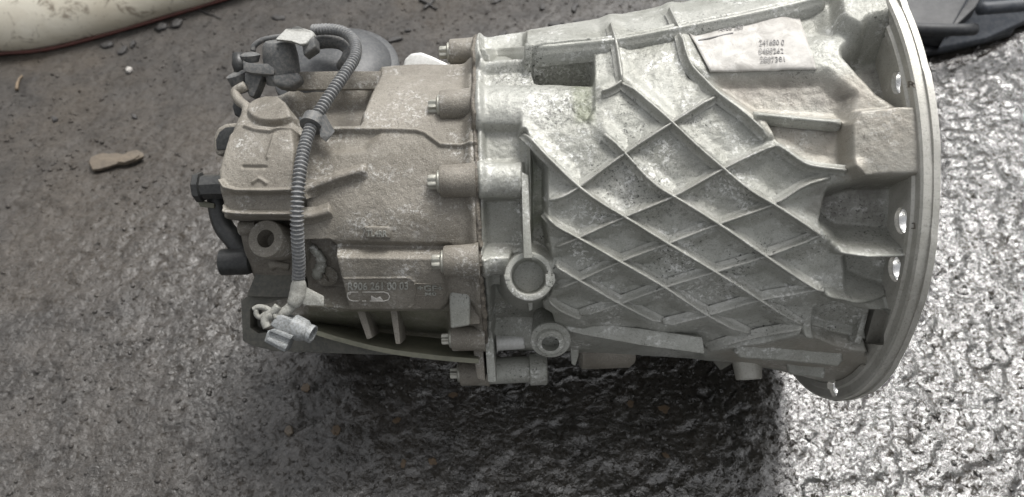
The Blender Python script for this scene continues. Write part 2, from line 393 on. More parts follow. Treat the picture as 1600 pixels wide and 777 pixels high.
ground, _ = grid_mesh('ground', np.stack([GX, GY, GZ], -1), M_GROUND, wrap=False); ground['kind'] = 'structure'
ground['label'] = 'wet lumpy oil-stained asphalt yard'

# loose grit bound into the surface: far too many to count
def grit():
    n = 9000; r = np.random.default_rng(3)
    x = r.uniform(-.75, .85, n * 2); y = r.uniform(-.42, .85, n * 2); keep = (fbm(x * 9, y * 9, 3, 8) + .25 * r.random(n * 2)) > .58; x, y = x[keep][:n], y[keep][:n]; n = len(x)
    bm = bmesh.new(); bmesh.ops.create_icosphere(bm, subdivisions=1, radius=1.0); bv = np.array([v.co for v in bm.verts]); bm.verts.index_update(); bf = np.array([[v.index for v in f.verts] for f in bm.faces]); bm.free()
    sz = .0008 + .0022 * r.random(n) ** 2.5; a = r.random(n) * 6.28; ca, sa = np.cos(a), np.sin(a)
    st = np.stack([sz * r.uniform(.8, 1.8, n), sz * r.uniform(.7, 1.2, n), sz * r.uniform(.4, .9, n)], 1)
    L = bv[None] * st[:, None] * r.uniform(.75, 1.25, (n, len(bv), 1))
    z = ground_z(x, y)
    V = np.stack([L[..., 0] * ca[:, None] - L[..., 1] * sa[:, None] + x[:, None], L[..., 0] * sa[:, None] + L[..., 1] * ca[:, None] + y[:, None], L[..., 2] + z[:, None]], -1).reshape(-1, 3)
    F = (bf[None] + (np.arange(n) * len(bv))[:, None, None]).reshape(-1, 3)
    me = bpy.data.meshes.new('grit'); me.vertices.add(len(V)); me.vertices.foreach_set('co', V.ravel())
    me.loops.add(F.size); me.loops.foreach_set('vertex_index', F.ravel().astype(np.int32)); me.polygons.add(len(F)); me.polygons.foreach_set('loop_start', np.arange(0, F.size, 3, dtype=np.int32)); me.update(calc_edges=True)
    o = link('grit', me, M_GROUND); o['kind'] = 'stuff'; o['label'] = 'loose wet grit scattered over the asphalt'; o['category'] = 'grit'
grit()
# ------------------------------------------------------------------ the gearbox
gearbox = top('gearbox', 'dirty cast aluminium vehicle gearbox with ribbed bell housing lying on wet asphalt', 'gearbox')
XS, XF = -0.0268, 0.2740           # split line between the two castings, back face of the bell flange

# ---- bell housing
xs = np.arange(XS, XF + .004, .00078)
u = np.clip((xs - XS) / (XF - XS), 0, 1.02)
bell = Casting(xs, thetas(840, 120), .138 + .024 * u + .020 * u ** 3, .140 + .034 * u + .014 * u ** 3, -.143 - .020 * u - .020 * u ** 4)
LOW = -.014
left = [(700, -40), (818, 40), (819, 116), (916, 103), (926, 110), (926, 186), (912, 200), (860, 206), (820, 207), (827, 240), (827, 400), (850, 470), (880, 508), (905, 540), (905, 680), (700, 680)]
bell.level(left, LOW, 2.5, LOW); m_left = bell.mask(left, 2.5, LOW)
for yc, hw, x2 in ((165, 36, 960), (281, 30, 819), (408, 25, 800), (531, 27, 842), (82, 18, 756)):      # half-round bolt runs
    U, V = bell.UV(LOW + .006); k = np.clip(1 - ((V - yc) / hw) ** 2, 0, 1)
    bell.H += .0125 * np.sqrt(k) * sst(736, 742, U) * (1 - sst(x2 - (22 if yc == 165 else 6), x2 - (4 if yc == 165 else -2), U)) * m_left
bell.level([(757, 206), (815, 206), (815, 250), (757, 252)], LOW - .002, 4)
bell.level([(757, 312), (815, 312), (818, 384), (757, 384)], LOW - .008, 4)
bell.level([(770, 436), (800, 440), (852, 470), (858, 500), (770, 500)], LOW - .010, 5)
# window pocket with its overhanging lip
bell.add([(834, 116), (915, 104), (922, 110), (922, 146), (890, 142), (838, 130)], -.032, 5, at=-.016)
bell.level([(812, 166), (910, 166), (921, 176), (918, 196), (860, 205), (812, 206)], -.0018, 5, at=-.002)
bell.level(ell(827, 432, 33, 30), -.034, 3, at=-.008)
# valley between the bolt face and the ribbed field
bell.level([(829, 236), (852, 262), (851, 350), (858, 395), (829, 385)], -.020, 5, at=-.012)
bell.level([(846, 466), (858, 470), (866, 498), (850, 498)], -.022, 4, at=-.012)
# wall under the top edge, top land
bell.ridge([(752, 80), (840, 74), (962, 63), (1062, 43), (1180, 20), (1300, -8)], 9, .008, .004, .8)
bell.level([(752, 84), (822, 80), (822, 103), (752, 105)], LOW - .003, 2.5)
# land round the label and the dips under it
bell.add([(1080, 118), (1290, 116), (1330, 150), (1318, 185), (1180, 176), (1120, 140)], -.008, 14)
bell.add([(1195, 181), (1316, 193), (1322, 262), (1270, 258), (1215, 224)], -.007, 5)
bell.add([(1240, -60), (1272, 0), (1296, 52), (1260, 62), (1225, 10)], -.005, 14)
bell.add([(1292, -70), (1306, 46), (1345, 66), (1400, 58), (1450, 60), (1450, -70)], .012, 8)
bell.level([(1318, 96), (1345, 74), (1400, 62), (1425, 76), (1425, 160), (1404, 170), (1366, 148)], -.026, 18, at=-.011)
bell.level([(1324, 196), (1338, 174), (1400, 168), (1490, 168), (1490, 282), (1342, 279), (1324, 262)], .012, 6, at=.006)
bell.level([(1290, 302), (1345, 286), (1440, 284), (1440, 376), (1400, 378), (1312, 370), (1280, 342)], -.028, 15, at=-.012)
bell.level([(1318, 398), (1440, 396), (1440, 446), (1380, 466), (1322, 440)], -.021, 14, at=-.009)
bell.ridge([(1298, 380), (1340, 386), (1420, 388)], 11, .012, -.008, cum=True)
bell.ridge([(1288, 454), (1330, 468), (1392, 476)], 9, .008, .004, cum=True)
bell.level([(1268, 476), (1292, 464), (1345, 478), (1388, 482), (1370, 540), (1302, 527), (1264, 511)], -.012, 4, at=-.006)
bell.level([(1361, 480), (1386, 483), (1370, 538), (1346, 535)], -.05, 1.5, at=-.012)
bell.ridge([(1256, 515), (1300, 531), (1372, 548)], 7, .006, .003, cum=True)
# shallow dishing of the ribbed field and soft feet under its ribs
RIBS = [
 ([(818, 206), (834, 222), (854, 244), (903, 291), (942, 319), (976, 339), (1044, 381), (1118, 425), (1186, 468), (1256, 514)], 1),
 ([(945, 207), (978, 241), (1006, 273), (1032, 295), (1053, 307), (1123, 350), (1197, 401), (1260, 443), (1290, 460)], 1),
 ([(972, 125), (1010, 156), (1050, 191), (1090, 229), (1130, 263), (1171, 297), (1210, 320), (1260, 352), (1284, 370)], 1),
 ([(1063, 46), (1077, 98), (1098, 121), (1122, 146), (1164, 177), (1201, 212)], 1),
 ([(851, 333), (862, 347), (877, 358), (904, 372), (969, 409), (1039, 449), (1105, 493), (1173, 527)], 1),
 ([(868, 416), (886, 427), (904, 438), (969, 475), (1035, 508)], 1),
 ([(854, 465), (866, 479), (884, 490), (910, 500)], .9),
 ([(941, 142), (955, 137), (972, 126)], .7),
 ([(1122, 147), (1050, 192), (976, 240), (904, 293), (878, 308), (851, 316)], .85),
 ([(1214, 226), (1180, 240), (1130, 264), (1052, 308), (976, 339), (904, 372), (858, 391)], .85),
 ([(1300, 277), (1254, 291), (1210, 320), (1123, 350), (1044, 381), (969, 409), (904, 439), (862, 456)], .85),
 ([(1284, 369), (1197, 401), (1118, 425), (1039, 449), (969, 475), (905, 496)], .85),
 ([(1290, 450), (1240, 460), (1186, 469), (1105, 493), (1036, 510)], .85),
 ([(1256, 514), (1173, 528), (1104, 548)], .85),
 ([(1213, 226), (1232, 238), (1250, 251), (1271, 260), (1326, 266)], .9),
 ([(954, 34), (958, 48), (963, 66), (968, 96), (972, 124)], .8),
 ([(1046, 12), (1054, 28), (1063, 46)], .8),
]
for pts, k in RIBS: bell.ridge(pts, 24, .0044 * k, 0, 1.15)
bell.ridge([(1180, 179), (1250, 186), (1316, 192)], 8, .005, .002, 1)
# cast skin is never quite true
bell.H += .0011 * (fbm(bell.X * 60, bell.T * 9, 3, 77) - .5) + .0007 * (fbm(bell.X * 260, bell.T * 40, 2, 78) - .5)
lip = np.exp(-((bell.X - XS - .0035) / .0036) ** 2) * .0050 * (np.abs(bell.T) < 2.6); bell.H += lip
bell.stain(0, [(1112, 122), (1200, 116), (1290, 118), (1345, 150), (1325, 172), (1240, 150), (1160, 150)], .9, 12)  # dark brown band below the label
bell.stain(0, [(1270, 290), (1350, 286), (1412, 288), (1412, 368), (1330, 362), (1262, 330)], .9, 14)  # dark brown areas in the pockets beside the flange, this line and the next
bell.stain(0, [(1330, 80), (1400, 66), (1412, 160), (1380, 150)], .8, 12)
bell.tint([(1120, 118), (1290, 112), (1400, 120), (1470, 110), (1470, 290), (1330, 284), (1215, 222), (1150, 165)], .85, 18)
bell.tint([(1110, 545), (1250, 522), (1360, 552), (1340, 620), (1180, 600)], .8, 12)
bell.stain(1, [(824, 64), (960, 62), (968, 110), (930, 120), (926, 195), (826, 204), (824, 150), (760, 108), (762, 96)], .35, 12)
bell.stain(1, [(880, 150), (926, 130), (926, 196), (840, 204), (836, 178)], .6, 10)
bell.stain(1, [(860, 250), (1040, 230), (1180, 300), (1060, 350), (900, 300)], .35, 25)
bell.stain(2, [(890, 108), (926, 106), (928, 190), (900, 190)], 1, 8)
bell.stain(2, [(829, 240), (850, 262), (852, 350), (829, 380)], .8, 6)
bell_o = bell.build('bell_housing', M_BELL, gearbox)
bell_o['label'] = 'pale conical bell housing covered in a diamond lattice of ribs'

def surf_v(px, py, cast=None): r = (cast or rear).hit(px, py); return local(r[0])[1]
def rib(cast, pts, h, w, parent, mat, name='rib', taper=True, foot=2.3, sink=.12):
    """a cast rib with draft and a fillet foot, following the skin; pts are where its crest is seen"""
    c = catmull(pts, 14); P = []; Nn = []
    for (x, y) in c:
        r = cast.hit(x, y, h * .8)
        if r is not None: P.append(r[0]); Nn.append(r[1])
    P = np.array(P); Nn = np.array(Nn)
    for _ in range(6): Nn[1:-1] = (Nn[:-2] + Nn[1:-1] * 2 + Nn[2:]) / 4
    for _ in range(30): P[1:-1] = (P[:-2] + P[1:-1] * 2 + P[2:]) / 4
    Nn /= np.linalg.norm(Nn, axis=1)[:, None]
    T = np.gradient(P, axis=0); T /= np.linalg.norm(T, axis=1)[:, None] + 1e-12
    S = np.cross(Nn, T); S /= np.linalg.norm(S, axis=1)[:, None] + 1e-12
    n = len(P); k = np.ones(n)
    if taper: e = max(2, n // 14); k[:e] = np.linspace(.35, 1, e); k[-e:] = np.linspace(1, .35, e)
    prof = [(-foot, -sink), (-1.9, .07), (-1.25, .30), (-.85, .68), (-.6, .92), (-.25, 1.0), (.25, 1.0), (.6, .92), (.85, .68), (1.25, .30), (1.9, .07), (foot, -sink)]
    jit = .05 * (vnoise(np.arange(n) * .35, np.full(n, RNG.random() * 50), 3) - .5); wj = 1 + .10 * (vnoise(np.arange(n) * .3, np.full(n, RNG.random() * 50), 9) - .5)
    V = np.concatenate([P[:, None, :] + np.array([[S[i] * a * w * wj[i] + Nn[i] * b * h * k[i] * (1 + jit[i]) for (a, b) in prof] for i in range(n)])]).reshape(-1, 3)
    m = len(prof); F = [(i * m + j, i * m + j + 1, (i + 1) * m + j + 1, (i + 1) * m + j) for i in range(n - 1) for j in range(m - 1)]
    F.append(tuple(range(m))); F.append(tuple(range((n - 1) * m, n * m)))
    return mesh_py(name, V, F, mat, parent)
for i, (pts, k) in enumerate(RIBS): rib(bell, pts, 0.0064 * k * (1 + .015 * (i % 5)), .0013, bell_o, M_RIB, foot=3.0)
rib(bell, [(753, 79), (790, 77), (840, 74), (900, 68), (962, 62), (1062, 43), (1180, 20), (1290, -6)], .006, .0026, bell_o, M_BELL, 'top_edge_rib', False, 2.3, 1.6)
wv = surf_v(1325, 500, bell)
pslab('window_rib', [(1353, 474), (1361, 475), (1345, 538), (1335, 536)], [wv + .010, wv + .010, wv + .004, wv + .004], .03, M_BELL, bell_o, .0012)
rib(bell, [(1180, 179), (1215, 182), (1250, 186), (1316, 192)], .0045, .0017, bell_o, M_BELL, 'ledge', True, 2.6, 1.0)
uv = surf_v(812, 281, bell)
pslab('upright_rib', [(814, 268), (826, 274), (828, 340), (832, 404), (818, 404)], [uv - .002, uv - .002, uv, uv + .003, uv + .003], .03, M_BELL, bell_o, .0014)

# ---- bell flange: a ring with bolt holes
HOLES = [(1402, 128, .0088), (1408, 345, .0095), (1398, 420, .0095), (1350, 557, .0090), (1302, 605, .0088), (1380, 40, .0088)]
def flange():
    prof = [(XF + .001, .118), (XF, .1600), (XF, .1825), (XF - .0018, .184), (XF - .0018, .1885), (XF, .190), (XF, .1965), (XF + .0012, .1985), (XF + .0075, .1985), (XF + .0075, .2), (XF + .012, .2), (XF + .012, .118)]
    sides = 220; V = []; F = []; n = len(prof)
    for (x, r) in prof:
        t = np.linspace(0, 2 * math.pi, sides, endpoint=False)
        rr = r + (.0005 * np.sign(np.sin(t * 11)) * (r > .1995))
        V += list(G(np.full(sides, x), rr * np.cos(t), rr * np.sin(t)))
    for i in range(n):
        for s in range(sides):
            s2 = (s + 1) % sides; i2 = (i + 1) % n; F.append((i * sides + s, i * sides + s2, i2 * sides + s2, i2 * sides + s))
    o = mesh_py('flange', V, F, M_FLANGE, gearbox, smooth=False)
    bm = bmesh.new()
    for (px, py, r) in HOLES:
        c = at_x(px, py, XF); mat = Matrix.Translation(Vector(c - np.array(WLOC[o.name]))) @ Matrix.Rotation(math.pi / 2, 4, 'Y')
        bmesh.ops.create_cone(bm, cap_ends=True, segments=28, radius1=r, radius2=r, depth=.08, matrix=mat)
    for (a, b, w) in (((1443, 190), (1446, 250), .0016), ((1419, 488), (1398, 539), .0022)):      # cast slots in the face
        A, B = at_x(*a, XF), at_x(*b, XF); d = B - A; L = np.linalg.norm(d); d /= L; c = (A + B) / 2 - np.array(WLOC[o.name]); s2 = np.cross(d, VX)
        mat = Matrix([[VX[i] * .005, d[i] * L, s2[i] * w, c[i]] for i in range(3)] + [[0, 0, 0, 1]])
        bmesh.ops.create_cube(bm, size=1.0, matrix=mat)
    q = [at_x(x, y, XF - .004) - np.array(WLOC[o.name]) for x, y in ((1360, 478), (1388, 482), (1372, 540), (1344, 537))]
    vs = [bm.verts.new(p) for p in q] + [bm.verts.new(p + VX * .0145) for p in q]
    for f in ((3, 2, 1, 0), (4, 5, 6, 7), (0, 1, 5, 4), (1, 2, 6, 5), (2, 3, 7, 6), (3, 0, 4, 7)): bm.faces.new([vs[i] for i in f])
    bmesh.ops.recalc_face_normals(bm, faces=bm.faces)
    me = bpy.data.meshes.new('cut'); bm.to_mesh(me); bm.free(); cut = bpy.data.objects.new('cut', me); COL.objects.link(cut); cut.location = WLOC[o.name]
    md = o.modifiers.new('holes', 'BOOLEAN'); md.operation = 'DIFFERENCE'; md.object = cut; md.solver = 'EXACT'
    dg = bpy.context.evaluated_depsgraph_get(); dg.update(); ne = bpy.data.meshes.new_from_object(o.evaluated_get(dg))
    o.modifiers.clear(); o.data = ne; auto_smooth(o, 30); bpy.data.objects.remove(cut)
    o['label'] = 'round machined flange rim with bolt holes'
    return o
flange_o = flange()
for (px, py, r) in HOLES:      # bright machined bores and their bosses
    c = at_x(px, py, XF)
    lathe('bolt_hole_sleeve', [(.003, r + .0010), (.003, r - .0004), (.0116, r - .0004), (.0116, r + .0010)], c, VX, M_STEEL, flange_o, 28, True)

# ---- rear case
xr = np.arange(-.2300, XS + .0002, .00078)
u = np.clip((xr + .23) / (XS + .23), 0, 1)
endr = np.sqrt(np.clip(1 - np.clip((-.2160 - xr) / .0145, 0, 1) ** 2, .12, 1)) * .25 + .75
rear = Casting(xr, thetas(760, 110), (.118 + .009 * u) * endr, (.096 + .018 * sst(-.215, -.170, xr)) * endr, -(.120 + .022 * u) * endr)
rear.add([(395, 112), (590, 112), (577, 140), (566, 168), (562, 200), (470, 202), (452, 150), (400, 150)], -.022, 11, at=-.01)
rear.add([(400, 117), (590, 115), (577, 140), (566, 168), (455, 168)], -.014, 9)
rear.ridge([(455, 113), (600, 112), (740, 112)], 5, .006, 0, .8)
rear.add([(476, 206), (590, 207), (570, 232), (476, 240)], -.004, 9)
for pl in ([(478, 204), (560, 203), (650, 205), (664, 209), (688, 227), (740, 230)],): rear.ridge(pl, 4, .0028, 0, .7)
rear.level([(343, 296), (342, 270), (358, 215), (378, 196), (462, 202), (468, 240), (464, 300), (460, 338), (352, 338)], .020, 7, at=.014)
rear.add(ell(425, 171, 39, 20), .0055, 2.2, at=.004)
rear.ridge([(385, 203), (400, 208), (425, 210), (440, 204), (475, 204)], 3, .0022, .016)
rear.ridge([(428, 212), (418, 246)], 4, .0016, .02)
rear.ridge([(380, 261), (415, 261)], 4, -.0018, .02, cum=True)
rear.ridge([(395, 285), (405, 279), (416, 286)], 4, .0016, .02, cum=True)
rear.ridge([(345, 284), (352, 294), (372, 299), (420, 299), (462, 297)], 5, .007, .022, .6)
rear.ridge([(344, 322), (354, 333), (380, 337), (430, 337), (470, 336)], 6, .007, .022, .6)
rear.add([(345, 302), (466, 302), (466, 330), (345, 328)], -.004, 3, at=.02)
rear.ridge([(520, 386), (600, 388), (700, 390)], 12, -.005, 0, .8, cum=True)
rear.add([(523, 392), (695, 394), (698, 470), (690, 479), (546, 479), (536, 440)], .007, 7)
rear.add([(476, 378), (514, 377), (524, 392), (537, 445), (546, 478), (470, 474)], -.020, 4)
rear.level([(300, 343), (458, 345), (478, 378), (482, 480), (300, 480)], -.032, 6, at=-.016)
rear.level([(470, 482), (700, 481), (705, 600), (470, 600)], -.010, 4, at=-.006)
rear.add(ell(620, 345, 90, 34), .002, 30)
rear.ridge([(538, 434), (640, 433), (648, 440), (648, 474), (640, 479)], 2.2, .0012, .006, cum=True)
rear.H += .0009 * (fbm(rear.X * 70, rear.T * 9, 3, 7) - .5) + .0005 * (fbm(rear.X * 280, rear.T * 36, 2, 8) - .5)
rear.H += np.exp(-((rear.X - XS + .003) / .0048) ** 2) * .0065 * (np.abs(rear.T) < 2.6)
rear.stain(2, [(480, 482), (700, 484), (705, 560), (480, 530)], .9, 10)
rear.stain(0, [(300, 340), (470, 340), (480, 480), (300, 480)], .6, 10)  # dark brown areas in the rear case recesses, this line and the next two
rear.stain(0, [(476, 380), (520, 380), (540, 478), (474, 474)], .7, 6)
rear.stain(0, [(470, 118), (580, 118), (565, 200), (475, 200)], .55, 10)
rear_o = rear.build('rear_case', M_REAR, gearbox); rear_o['label'] = 'brownish dusty rear gear case'
ring = rear.Q[0]; cen = ring.mean(0)
lidV = [cen] + [p for p in ring]; mesh_py('end_face', [cen - VX * .004] + list(ring), [(0, 1 + i, 1 + (i + 1) % len(ring)) for i in range(len(ring))], M_REAR, gearbox)

pslab('top_lip', [(452, 112), (520, 111), (600, 111), (738, 111), (738, 124), (600, 140), (452, 140)], .046, .006, M_REAR, rear_o, .0015)

# squeezed sealant along the split
base = bell.Q[1]; n = len(base); mid = base.mean(0)
idx = [i for i in range(n)]
nz = RNG.random(n); nz = np.convolve(np.r_[nz, nz, nz], np.ones(7) / 7, 'same')[n:2 * n]
V = []; F = []
rad = base - mid; rad -= np.outer(rad @ VX, VX); rad /= np.linalg.norm(rad, axis=1)[:, None]
rq = rear.Q[-2]; ang = np.arctan2((rq - mid) @ VW, (rq - mid) @ VV); rr = np.linalg.norm((rq - mid) - np.outer((rq - mid) @ VX, VX), axis=1)
ab = np.arctan2((base - mid) @ VW, (base - mid) @ VV); o = np.argsort(ang); rrear = np.interp(ab, ang[o], rr[o], period=2 * math.pi)
rb = np.maximum(np.linalg.norm((base - mid) - np.outer((base - mid) @ VX, VX), axis=1), rrear)
for (dx, dr) in ((-.0022, -.004), (-.0016, .0004), (0, .0012), (.0014, .0004), (.002, -.004)):
    for i in range(n): V.append(mid + VX * (dx + (nz[i] - .5) * .004 + XS - mid[0]) + rad[i] * (rb[i] + dr + (nz[i] - .5) * .0035))
F = [(a * n + i, a * n + (i + 1) % n, (a + 1) * n + (i + 1) % n, (a + 1) * n + i) for a in range(4) for i in range(n)]
mesh_py('sealant_bead', V, F, M_GASKET, gearbox)

# ---- bolts through the split
def bolt_mesh():
    bm = bmesh.new(); s = 48; rings = []
    def ringv(x, fn): rings.append([bm.verts.new((x, fn(t) * math.cos(t), fn(t) * math.sin(t))) for t in np.linspace(0, 2 * math.pi, s, endpoint=False)])
    star = lambda t: .0049 + .0008 * math.cos(6 * t)
    ringv(0, lambda t: .0088); ringv(-.0016, lambda t: .0088); ringv(-.0026, lambda t: .0076); ringv(-.0030, star); ringv(-.0085, star); ringv(-.0094, lambda t: star(t) * .86)
    for a, b in zip(rings[:-1], rings[1:]):
        for i in range(s): bm.faces.new((a[i], a[(i + 1) % s], b[(i + 1) % s], b[i]))
    bm.faces.new(rings[-1]); bmesh.ops.recalc_face_normals(bm, faces=bm.faces)
    me = bpy.data.meshes.new('bolt'); bm.to_mesh(me); bm.free(); me.materials.append(M_BOLT); me.polygons.foreach_set('use_smooth', np.ones(len(me.polygons), bool)); me.set_sharp_from_angle(angle=.6); return me
BOLT = bolt_mesh()
def bolt(c, k=1.0):
    o = link('bolt', BOLT, None, gearbox, smooth=True); o.location = c; o.scale = (k, k, k); o.rotation_euler = (RNG.random() * 2, 0, 0); return o
def boss(px, py, v, rad, x_end, flat=0.9, k=1.0):
    c = at_v(px, py, v); L = x_end - c[0]
    o = lathe('bolt_boss', [(0, rad * .72), (0, rad * .93), (.0012, rad), (L * .55, rad * 1.02), (L * .85, rad * 1.06), (L, rad * 1.15)], c, VX, M_REAR, rear_o, 40)
    bolt(c, k)
boss(703, 82, .030, .0115, XS - .0005)
boss(688, 166, surf_v(668, 166) + .003, .0125, XS - .0005)
boss(688, 284, surf_v(668, 284) + .004, .0125, XS - .0005)
boss(694, 409, surf_v(672, 409) + .004, .0122, XS - .0005)
boss(706, 529, .075, .0105, XS - .0005, k=.9)
boss(719, 583, .020, .0115, XS - .0005, k=.95)
lathe('bolt_boss', [(0, .0120), (.040, .0118), (.0410, .0145), (.0555, .0145), (.0565, .0125)], at_v(757, 580, .020) , VX, M_BELL, bell_o, 40)

# ---- castings' smaller fittings
def ring_on(name, px, py, v, axis, prof, mat, parent, sides=48):
    return lathe(name, prof, at_v(px, py, v), axis, mat, parent, sides)
rv = surf_v(860, 445, bell)
p = ring_on('drain_boss', 827, 432, rv + .017, VV + VW * .04, [(-.045, .0270), (-.020, .0208), (-.004, .0190), (-.0006, .0185), (0, .0176), (-.0002, .0146), (-.0012, .0137), (-.0170, .0130), (-.0190, .0115), (-.0190, 0)], M_BELL, bell_o)
for pts in ([(852, 428), (867, 428), (868, 440), (863, 449), (853, 448)], [(787, 429), (797, 429), (798, 438), (789, 438)]):
    pslab('boss_notch', pts, rv + .0176, .008, M_BELL, p, .0008)
pslab('boss_rib', [(823, 466), (833, 466), (832, 484), (827, 487)], rv - .002, .02, M_BELL, p, .001)
ax = VV * .86 - VW * .42 - VX * .06
p = ring_on('filler_boss', 860, 533, .088, ax, [(-.034, .0150), (-.010, .0160), (-.001, .0166), (0, .0158), (0, .0118), (.0035, .0112), (.0042, .0104), (.0042, .0072), (.0034, .0095), (-.006, .0088), (-.006, 0)], M_BELL, bell_o)
lathe('dowel_sleeve', [(0, .0095), (.0005, .0076), (.0235, .0076), (.0243, .0068)], at_v(776, 535, local(bell.hit(790, 531)[0])[1] - .0040), VX + VW * .04, M_WHITEMETAL, bell_o, 32)
pslab('bracket_tab', [(890, 520), (904, 522), (904, 556), (899, 572), (893, 569)], .045, .003, M_BELL, bell_o, .0008)
lathe('sump_cover', [(0, .016), (.002, .019), (.045, .019), (.050, .015)], at_v(904, 545, .010), VX, M_REAR, bell_o, 40)
rl = [(868, 497), (912, 503), (1000, 513), (1098, 527), (1102, 554), (1082, 551), (1000, 540), (912, 524), (884, 517)]
pslab('bottom_rail', rl, [surf_v(min(max(q[0], 905), 1090), 500, bell) - .012 for q in rl], .035, M_BELL, bell_o, .002)
pslab('gusset_tab', [(1104, 553), (1152, 564), (1126, 579)], .03, .003, M_MOUNTD, bell_o, .0006)
lathe('drain_stub', [(0, .0135), (.008, .0128), (.022, .0112), (.0225, .0102), (.018, .0090), (.018, 0)], at_v(1166, 553, .028), -VW + VV * .22, M_FLANGE, bell_o, 36)
for pts, h in (([(1150, 556), (1200, 559), (1250, 563), (1318, 570)], .008), ([(1196, 578), (1240, 583), (1290, 589)], .007), ([(1104, 549), (1150, 541), (1200, 534), (1252, 520)], .005)):
    rib(bell, pts, h, .0026, bell_o, M_BELL, 'lower_web', True, 2.6, .6)

def shelf(name, inner, outer, vi, vo, thick, mat, parent):
    a = [at_v(*q, vi) for q in catmull(inner, 5)]; b = [at_v(*q, vo) for q in catmull(outer, 5)]; n = len(a)
    V = a + b + [q - VW * thick for q in b] + [q - VW * thick for q in a]
    F = [(k * n + i, k * n + i + 1, ((k + 1) % 4) * n + i + 1, ((k + 1) % 4) * n + i) for k in range(4) for i in range(n - 1)]
    F += [(0, n, 2 * n, 3 * n), (n - 1, 2 * n - 1, 3 * n - 1, 4 * n - 1)]
    return bevelled(name, V, F, mat, parent, 0)
shelf('lower_lip', [(478, 500), (530, 508), (600, 520), (680, 528), (744, 534)], [(484, 513), (530, 527), (600, 544), (680, 555), (748, 561)], .030, .072, .004, M_MOUNT, rear_o)
pslab('web', [(554, 476), (567, 476), (582, 528), (573, 531)], .080, .035, M_REAR, rear_o, .0012)
pslab('web', [(608, 476), (620, 476), (626, 538), (618, 538)], .080, .035, M_REAR, rear_o, .0012)
pslab('lifting_lug', [(701, 462), (707, 446), (722, 444), (731, 450), (735, 466), (734, 509), (704, 514)], .104, .030, M_BELL, rear_o, .0022, 3)
pslab('joint_flange', [(733, 500), (751, 500), (759, 597), (745, 592)], .066, .045, M_REAR, rear_o, .002)
pslab('joint_flange', [(755, 500), (768, 500), (776, 598), (762, 598)], .068, .045, M_BELL, bell_o, .002)
pslab('corner_plate', [(728, 452), (747, 446), (750, 506), (730, 508)], .098, .02, M_REAR, rear_o, .001)
rib(rear, [(466, 298), (500, 287), (530, 276), (572, 264)], .007, .0032, rear_o, M_REAR, 'gusset')
rib(rear, [(466, 338), (490, 337), (516, 329)], .006, .003, rear_o, M_REAR, 'gusset')
c, nn = rear.hit(510, 430); lathe('slotted_plug', [(-.004, .0095), (.0018, .0095), (.0024, .006), (.0024, 0)], c, nn + VV * .3, M_REAR, rear_o, 32)
d = np.cross(nn, VX * .9 + VW * .4); d /= np.linalg.norm(d); sweep('plug_slot', [c + nn * .0022 - d * .005, c + nn * .0032, c + nn * .0022 + d * .005], [.0009, .0012, .0009], M_GASKET, rear_o, 6)
pp = [(486, 384), (492, 392), (500, 400), (503, 412), (498, 424), (492, 432)]
sweep('casting_flash', [rear.hit(*q)[0] + VV * .001 for q in catmull(pp, 4)], [.0035 + .003 * RNG.random() for _ in catmull(pp, 4)], M_BELL, rear_o, 10, flat=.6)
lathe('end_port', [(-.03, .0150), (-.001, .0152), (0, .0144), (0, .0072), (-.001, .0088), (-.014, .0058), (-.016, 0)], at_v(415, 373, surf_v(415, 373) + .026), VV + VW * .12 - VX * .18, M_REAR, gearbox, 48)
lathe('side_knob', [(0, .005), (.001, .006), (.014, .006)], at_v(374, 357, .088), VX, M_REAR, gearbox, 24)
sweep('peg', [at_v(424, 416, .085), at_v(432, 413, .086), at_v(452, 417, .086)], [.0042, .0032, .0034], M_REAR, gearbox, 14)
lathe('rear_cap', [(0, .0090), (.001, .0112), (.022, .0115), (.0255, .0105), (.027, .008)], at_v(345, 410, .060), VX, M_BLACK, gearbox, 36)
lathe('rear_cap', [(0, .0090), (.001, .0100), (.018, .0100), (.020, .008)], at_v(409, 417, .055), VX, M_BLACK, gearbox, 36)
sweep('rear_bracket', [at_v(*q, .055) for q in catmull([(338, 300), (342, 330), (350, 355), (366, 375), (378, 392), (395, 402)], 6)], .0085, M_BLACK, gearbox, 14, flat=1.0)
lathe('plug', [(0, .0105), (.0012, .0125), (.006, .0128), (.007, .0105), (.017, .0102), (.03, .011)], at_v(305, 293, .070), VX, M_BLACK, gearbox, 8)
pslab('plug_plate', [(306, 312), (335, 318), (334, 326), (312, 323)], .066, .014, M_MOUNT, gearbox, .0012)
pslab('end_ear', [(380, 191), (352, 193), (340, 200), (333, 215), (334, 236), (340, 244), (352, 240), (366, 216)], .068, .016, M_REAR, gearbox, .004, 3)
pslab('ear_recess', [(374, 197), (352, 199), (342, 207), (337, 219), (338, 234), (352, 234), (364, 213)], .0695, .006, M_BLACK, gearbox, .001)

# mount at the tail, standing on the ground
mount = pslab('mount_frame', [(376, 471), (384, 464), (462, 462), (466, 474), (398, 476), (391, 484), (391, 512), (404, 521), (470, 514), (520, 527), (600, 546), (690, 557), (560, 554), (430, 549), (394, 541), (379, 533)], .052, .020, M_MOUNTD, gearbox, .0012)
pslab('mount_cheek', [(384, 464), (400, 424), (412, 418), (476, 424), (482, 466)], .064, .020, M_MOUNTD, mount, .002)
pslab('mount_back', [(386, 470), (480, 468), (500, 522), (560, 540), (430, 545), (390, 536)], .025, .012, M_MOUNTD, mount, .001)
pslab('mount_foot', [(410, 508), (560, 530), (600, 546), (560, 552), (412, 543)], .020, .165, M_MOUNTD, mount, .002)

